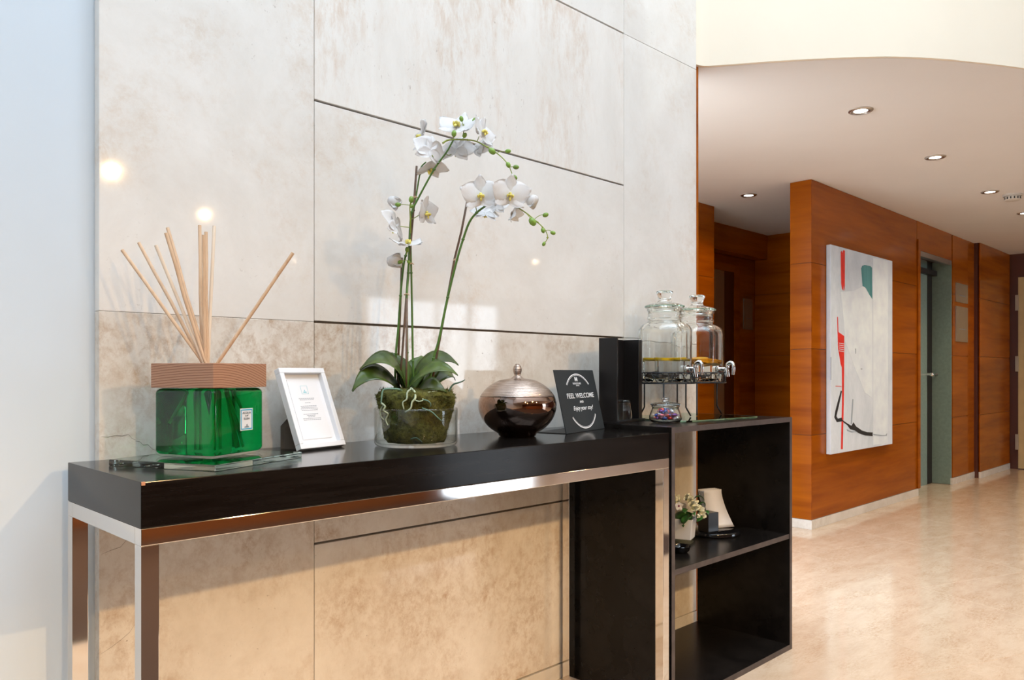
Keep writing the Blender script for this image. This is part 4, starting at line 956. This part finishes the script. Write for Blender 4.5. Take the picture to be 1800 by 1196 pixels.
# drink dispensers on wire stands
def octf(a):  # polar radius of an octagon with flats, rounded
    q = (a + pi / 8) % (pi / 4) - pi / 8; return math.cos(pi / 8) / math.cos(q) * 1.0 + 0.0
def dispenser(cx, cy, lab, slices, kind):
    c = Vector((cx, cy, ZG + .128))
    t = thing('drink_dispenser', c, lab, 'drink dispenser', 'glass drink dispensers')
    prof = [(.0001, .001), (.080, .001), (.093, .004), (.0985, .012), (.100, .03), (.100, .186), (.0985, .196), (.090, .209), (.076, .217), (.064, .221), (.0605, .227), (.0605, .232), (.0635, .235), (.0635, .239), (.0605, .243), (.0610, .262), (.0645, .266), (.0645, .271), (.060, .272)]
    oc = [0, .6, .9, 1, 1, 1, 1, .8, .3] + [0] * 12
    inner = [(.0001, .008), (.075, .008), (.0925, .014), (.0945, .03), (.0945, .187), (.090, .199), (.072, .211), (.059, .218), (.0565, .228), (.0565, .2715)]
    oc2 = [0, .5, 1, 1, 1, .8, .3, 0, 0, 0]
    allp = prof + inner[::-1]; allo = oc[:len(prof)] + oc2[::-1]
    MB().lathe(allp, c, 64, lambda a, j: 1 + (octf(a) - 1) * allo[j]).build('glass_jar', 'rglass', t, True)
    wl = .085
    MB().lathe([(.0001, .010), (.074, .010), (.091, .015), (.0935, .03), (.0935, wl), (.0001, wl)], c, 64, lambda a, j: 1 + (octf(a) - 1) * [0, .5, 1, 1, 1, 0][j]).build('drink', 'rwater', t)
    l_ = MB().lathe([(.054, .262), (.054, .274), (.068, .2735), (.0722, .277), (.0722, .281), (.066, .285), (.045, .291), (.028, .295), (.0245, .299), (.0225, .303), (.0225, .309), (.027, .321), (.0305, .330), (.0300, .335), (.024, .3375), (.0001, .338), (.0001, .314), (.014, .312), (.0165, .300), (.040, .285), (.050, .278), (.051, .262), (.054, .262)], c, 48).build('lid', 'rglass', t, True)
    MB().lathe([(.0725, .2765), (.0732, .279), (.0725, .2815)], c, 48, close=True).build('lid_rim', 'board_glass', l_, True)
    # tap on the side that faces the room
    ty = cy - .0945; tz = c.z + .050
    tpp = MB().tube([(cx, ty, tz), (cx, ty - .006, tz)], .014, 16).tube([(cx, ty - .006, tz), (cx, ty - .040, tz)], .0075, 14).tube([(cx, ty - .032, tz), (cx, ty - .036, tz - .016), (cx, ty - .038, tz - .030)], [.0095, .0095, .0075], 12).build('tap', 'chrome2', t, True)
    lv = smoothpath([(cx, ty - .036, tz + .004), (cx, ty - .038, tz + .016), (cx, ty - .050, tz + .024), (cx, ty - .060, tz + .018), (cx, ty - .063, tz - .002), (cx, ty - .060, tz - .022)], 5)
    MB().tube(lv, [.0085 - .003 * i / (len(lv) - 1) for i in range(len(lv))], 14).build('lever', 'chrome2', tpp, 'all')
    MB().tube([(cx, cy - .0895, tz), (cx, cy - .0935, tz)], .013, 14).build('tap_nut', 'plastic', t, True)
    # fruit slices
    for i, (dx, dy, dz, tilt, ta) in enumerate(slices):
        sc_ = Vector((cx + dx, cy + dy, c.z + wl + dz)); mt = Matrix.Translation(sc_) @ Matrix.Rotation(ta, 4, 'Z') @ Matrix.Rotation(tilt, 4, 'X')
        rr = .033 if kind == 'lemon' else .034
        o = MB().lathe([(.0001, -.0042), (rr * .86, -.0042), (rr * .86, .0042), (.0001, .0042)], (0, 0, 0), 28).build(kind + '_slice', kind, None, True); o.matrix_world = mt
        tag(o, kind + ' slice floating in the ' + ('clear water dispenser' if kind == 'lemon' else 'orange drink dispenser'), 'fruit slice', kind + ' slices in the dispenser')
        o.location = sc_; o.rotation_euler = mt.to_euler()
        rn = MB().lathe([(rr * .86, -.005), (rr, -.0044), (rr, .0044), (rr * .86, .005)], (0, 0, 0), 28, close=True).build('rind', 'rind' if kind == 'lemon' else 'orind', o, True, local=True)
    # wire stand
    s = thing('wire_stand', (cx, cy, ZG), 'black scrolled wire stand under the ' + ('lemon' if kind == 'lemon' else 'orange') + ' dispenser', 'stand', 'wire dispenser stands')
    R1 = .1085
    def ringm(z, r, rad=R1): return MB().tube([(cx + rad * math.cos(2 * pi * i / 48), cy + rad * math.sin(2 * pi * i / 48), z) for i in range(48)], r, 6, closed=True)
    ringm(ZG + .125, .0024).build('lower_ring', 'iron', s, 'all'); ringm(ZG + .163, .0024).build('upper_ring', 'iron', s, 'all')
    for a in (0, pi / 2): MB().tube([(cx - R1 * math.cos(a), cy - R1 * math.sin(a), ZG + .1257), (cx + R1 * math.cos(a), cy + R1 * math.sin(a), ZG + .1257)], .0022, 6).build('cross_bar', 'iron', s, 'all')
    for k in range(3):
        a = math.radians(212 + 120 * k); d = Vector((math.cos(a), math.sin(a), 0)); b0 = Vector((cx, cy, 0)) + d * .088
        MB().tube([b0 + UP * (ZG + .1235), b0 + UP * (ZG + .035), b0 + d * .004 + UP * (ZG + .028), b0 + d * .020 + UP * (ZG + .0028)], .0030, 8).build('leg', 'iron', s, 'all')
    for k in range(6):                      # S scrolls and U loops between the rings
        a0_ = math.radians(195 + 60 * k)
        def pp(da, z): return Vector((cx + R1 * math.cos(a0_ + da), cy + R1 * math.sin(a0_ + da), ZG + z))
        sp1 = [pp(-.19 + .165 * math.cos(t), .144 + .0165 * math.sin(t)) for t in [pi * .35 + i * 2 * pi * .8 / 14 for i in range(15)]]
        sp2 = [pp(.19 + .165 * math.cos(t), .144 + .0165 * math.sin(t)) for t in [pi * .75 - i * 2 * pi * .8 / 14 for i in range(15)]]
        MB().tube(smoothpath([sp1[-1]] + [sp1[i] for i in range(13, -1, -1)] + sp2[::-1][:0] + [pp(0, .144)] + [pp(.19 + .165 * math.cos(t), .144 + .0165 * math.sin(t)) for t in [-pi * .65 + i * 2 * pi * .75 / 14 for i in range(15)]], 2), .0016, 6).build('scroll', 'iron', s, 'all')
        MB().tube([pp(.523 + q * .07, z) for q, z in ((-1, .161), (-1, .148), (-.8, .138), (-.35, .132), (0, .1305), (.35, .132), (.8, .138), (1, .148), (1, .161))], .0016, 6).build('loop', 'iron', s, 'all')
dispenser(2.428, 1.655, 'clear glass drink dispenser with lemon slices floating on water', [(-.050, -.030, 0, .05, .3), (.000, -.052, .001, -.04, 1.), (.045, -.02, .0, .06, 2.), (.020, .042, .001, .05, 0), (-.04, .035, .0, .05, 1)], 'lemon')
dispenser(2.652, 1.658, 'glass drink dispenser holding a pile of orange slices', [(-.035, -.046, -.004, .15, .4), (.036, -.046, -.004, .2, 1.2), (.0, -.01, .004, -.15, 2.0), (-.045, .02, -.006, .2, .8), (.05, .02, -.004, .2, 2.6), (-.01, -.05, -.014, .2, 3.1), (.03, -.03, -.016, -.2, .2)], 'orange')

# ================================================================== ON THE MIDDLE SHELF
ZQ = ZM + .0004
pa = math.radians(20); pc0 = Vector((2.452, 1.590, ZQ)); PMx = Matrix.Translation(pc0) @ Matrix.Rotation(pa, 4, 'Z')
fa = thing('flower_arrangement', pc0, 'small cream rose arrangement in a square white glass pot', 'flower arrangement')
MB().prism([(-.036, -.036), (.036, -.036), (.036, .036), (-.036, .036)], 0, .014).xf(PMx).build('glass_foot', 'acrylic', fa, bevel=.002)
mb = MB(); mb.add([(-.034, -.034, .0142), (.034, -.034, .0142), (.034, .034, .0142), (-.034, .034, .0142), (-.040, -.040, .088), (.040, -.040, .088), (.040, .040, .088), (-.040, .040, .088), (-.036, -.036, .088), (.036, -.036, .088), (.036, .036, .088), (-.036, .036, .088), (-.033, -.033, .07), (.033, -.033, .07), (.033, .033, .07), (-.033, .033, .07)],
                  [(0, 3, 2, 1), (0, 1, 5, 4), (1, 2, 6, 5), (2, 3, 7, 6), (3, 0, 4, 7), (4, 5, 9, 8), (5, 6, 10, 9), (6, 7, 11, 10), (7, 4, 8, 11), (8, 9, 13, 12), (9, 10, 14, 13), (10, 11, 15, 14), (11, 8, 12, 15), (12, 13, 14, 15)])
mb.xf(PMx).build('pot', 'white', fa, bevel=.002)
MB().ball(PMx @ Vector((0, 0, .092)), .034, 14, (1, 1, .6)).build('foliage_core', 'leafg', fa, 'all')
RP = petal_mesh('rose_petal', 1., .6, .7); RP.materials.clear(); RP.materials.append(M['rose'])
def rose(p, r, ax, layers=3):
    o = MB().ball((0, 0, 0), r * .40, 10, (1, 1, 1.1)).build('rose', 'rose', None, 'all'); o.parent = fa; o.location = p - pc0
    q = Vector(ax).normalized().to_track_quat('Z', 'Y'); o.rotation_euler = q.to_euler()
    for l in range(layers):
        n = 4 + l
        for k in range(n):
            e = bpy.data.objects.new('petal', RP); COL.objects.link(e); e.parent = o; s = r * (.62 + .26 * l)
            e.rotation_euler = (Matrix.Rotation(2 * pi * k / n + l * .5, 3, 'Z') @ Matrix.Rotation(1.25 - .38 * l, 3, 'X')).to_euler(); e.scale = (s * .8, s, s); e.location = (0, 0, -r * .4)
def V3(u, v, k): return atk(u, v, k)
kp = pc0.dot(FW)
rose(V3(1188, 878, kp - .01), .024, (-.2, -.6, 1)); rose(V3(1211, 876, kp - .005), .024, (.2, -.5, 1)); rose(V3(1221, 889, kp - .035), .028, (.2, -1, .6)); rose(V3(1233, 898, kp - .03), .022, (.7, -.8, .3)); rose(V3(1238, 908, kp - .03), .016, (.9, -.8, -.1), 2); rose(V3(1228, 908, kp - .05), .014, (.5, -1, -.2), 2)
ob = MB().ball((0, 0, .0), .004, 8, (1, 1, 1.6)).build('orchid_bloom', 'purple', None, 'all'); ob.parent = fa; ob.location = V3(1193, 890, kp - .05) - pc0; ob.rotation_euler = Vector((-.55, -.8, .1)).to_track_quat('Z', 'Y').to_euler()
for k in range(5):
    e = bpy.data.objects.new('petal', PW); COL.objects.link(e); e.parent = ob; e.scale = (.014, .018, .018); e.rotation_euler = (.2, 0, 2 * pi * k / 5)
for a, b_, c, w_ in (((1208, 895, -.03), (1200, 896, -.06), (1205, 903, -.065), .012), ((1215, 905, -.03), (1216, 898, -.07), (1222, 908, -.07), .012), ((1212, 905, -.03), (1200, 915, -.065), (1201, 927, -.055), .016), ((1226, 906, -.03), (1234, 914, -.055), (1224, 918, -.055), .012),
                     ((1228, 890, 0.), (1238, 878, .0), (1240, 890, .0), .010), ((1236, 900, -.01), (1244, 896, -.02), (1245, 906, -.03), .009), ((1222, 876, .02), (1232, 868, .02), (1238, 880, .02), .010)):
    leaf(V3(a[0], a[1], kp + a[2]), V3(b_[0], b_[1], kp + b_[2]), V3(c[0], c[1], kp + c[2]), w_, 0, .3, 'leafg', 8, fa, 'leaf', .0008)
# black disc, block and leaflets
dc2 = Vector((2.665, 1.600, ZQ))
dk_ = MB().lathe([(.0001, 0), (.103, 0), (.107, .003), (.107, .015), (.104, .018), (.0001, .0185)], dc2, 56).build('round_base', 'blackgloss', None, True)
tag(dk_, 'round glossy black base on the middle shelf', 'stand')
bl = MB().box((-.004, -.052, 0), (.052, .0, .072)).xf(Matrix.Translation((2.590, 1.612, ZQ + .0187)) @ Matrix.Rotation(math.radians(-12), 4, 'Z')).build('black_block', 'blackmat', bevel=.002)
tag(bl, 'small matt black block in front of the white leaflets', 'block')
lm = Matrix.Translation((2.708, 1.610, ZQ + .0187)) @ Matrix.Rotation(math.radians(-20), 4, 'Z')
lf = thing('leaflet_stack', (2.690, 1.62, ZQ + .0187), 'curved white leaflets leaning on the black round base', 'leaflets')
for k in range(4):
    pts2 = [(-.062 + t * .002, .045 - .085 * (t / 10) ** 1.6 - .012 * k * (1 - t / 10), .140 * (1 - t / 10) ** .95 + .0006) for t in range(11)]
    mb = MB(); v = []; f = []
    for (x, y, z) in pts2: v += [(-.048, y, z), (.036 + .16 * (.140 - z), y, z)]
    n2_ = len(v); v += [(a, b_ + .0008, c + .0004) for a, b_, c in v]
    for j in range(10): f += [(2 * j, 2 * j + 1, 2 * j + 3, 2 * j + 2), (n2_ + 2 * j, n2_ + 2 * j + 2, n2_ + 2 * j + 3, n2_ + 2 * j + 1), (2 * j, 2 * j + 2, n2_ + 2 * j + 2, n2_ + 2 * j), (2 * j + 1, n2_ + 2 * j + 1, n2_ + 2 * j + 3, 2 * j + 3)]
    f += [(0, n2_, n2_ + 1, 1), (20, 21, n2_ + 21, n2_ + 20)]
    mb.add(v, f).xf(lm).build('leaflet', 'paper', lf, 'all')
# small dark round dish glimpsed behind the shelf edge
c = Vector((2.300, 1.505, ZQ))
o = MB().lathe([(.0001, 0), (.024, 0), (.032, .008), (.036, .022), (.0345, .0235), (.031, .012), (.022, .004), (.0001, .0035)], c, 32).build('small_dish', 'blackgloss', None, True)
tag(o, 'small round black dish beside the white flower pot', 'dish')
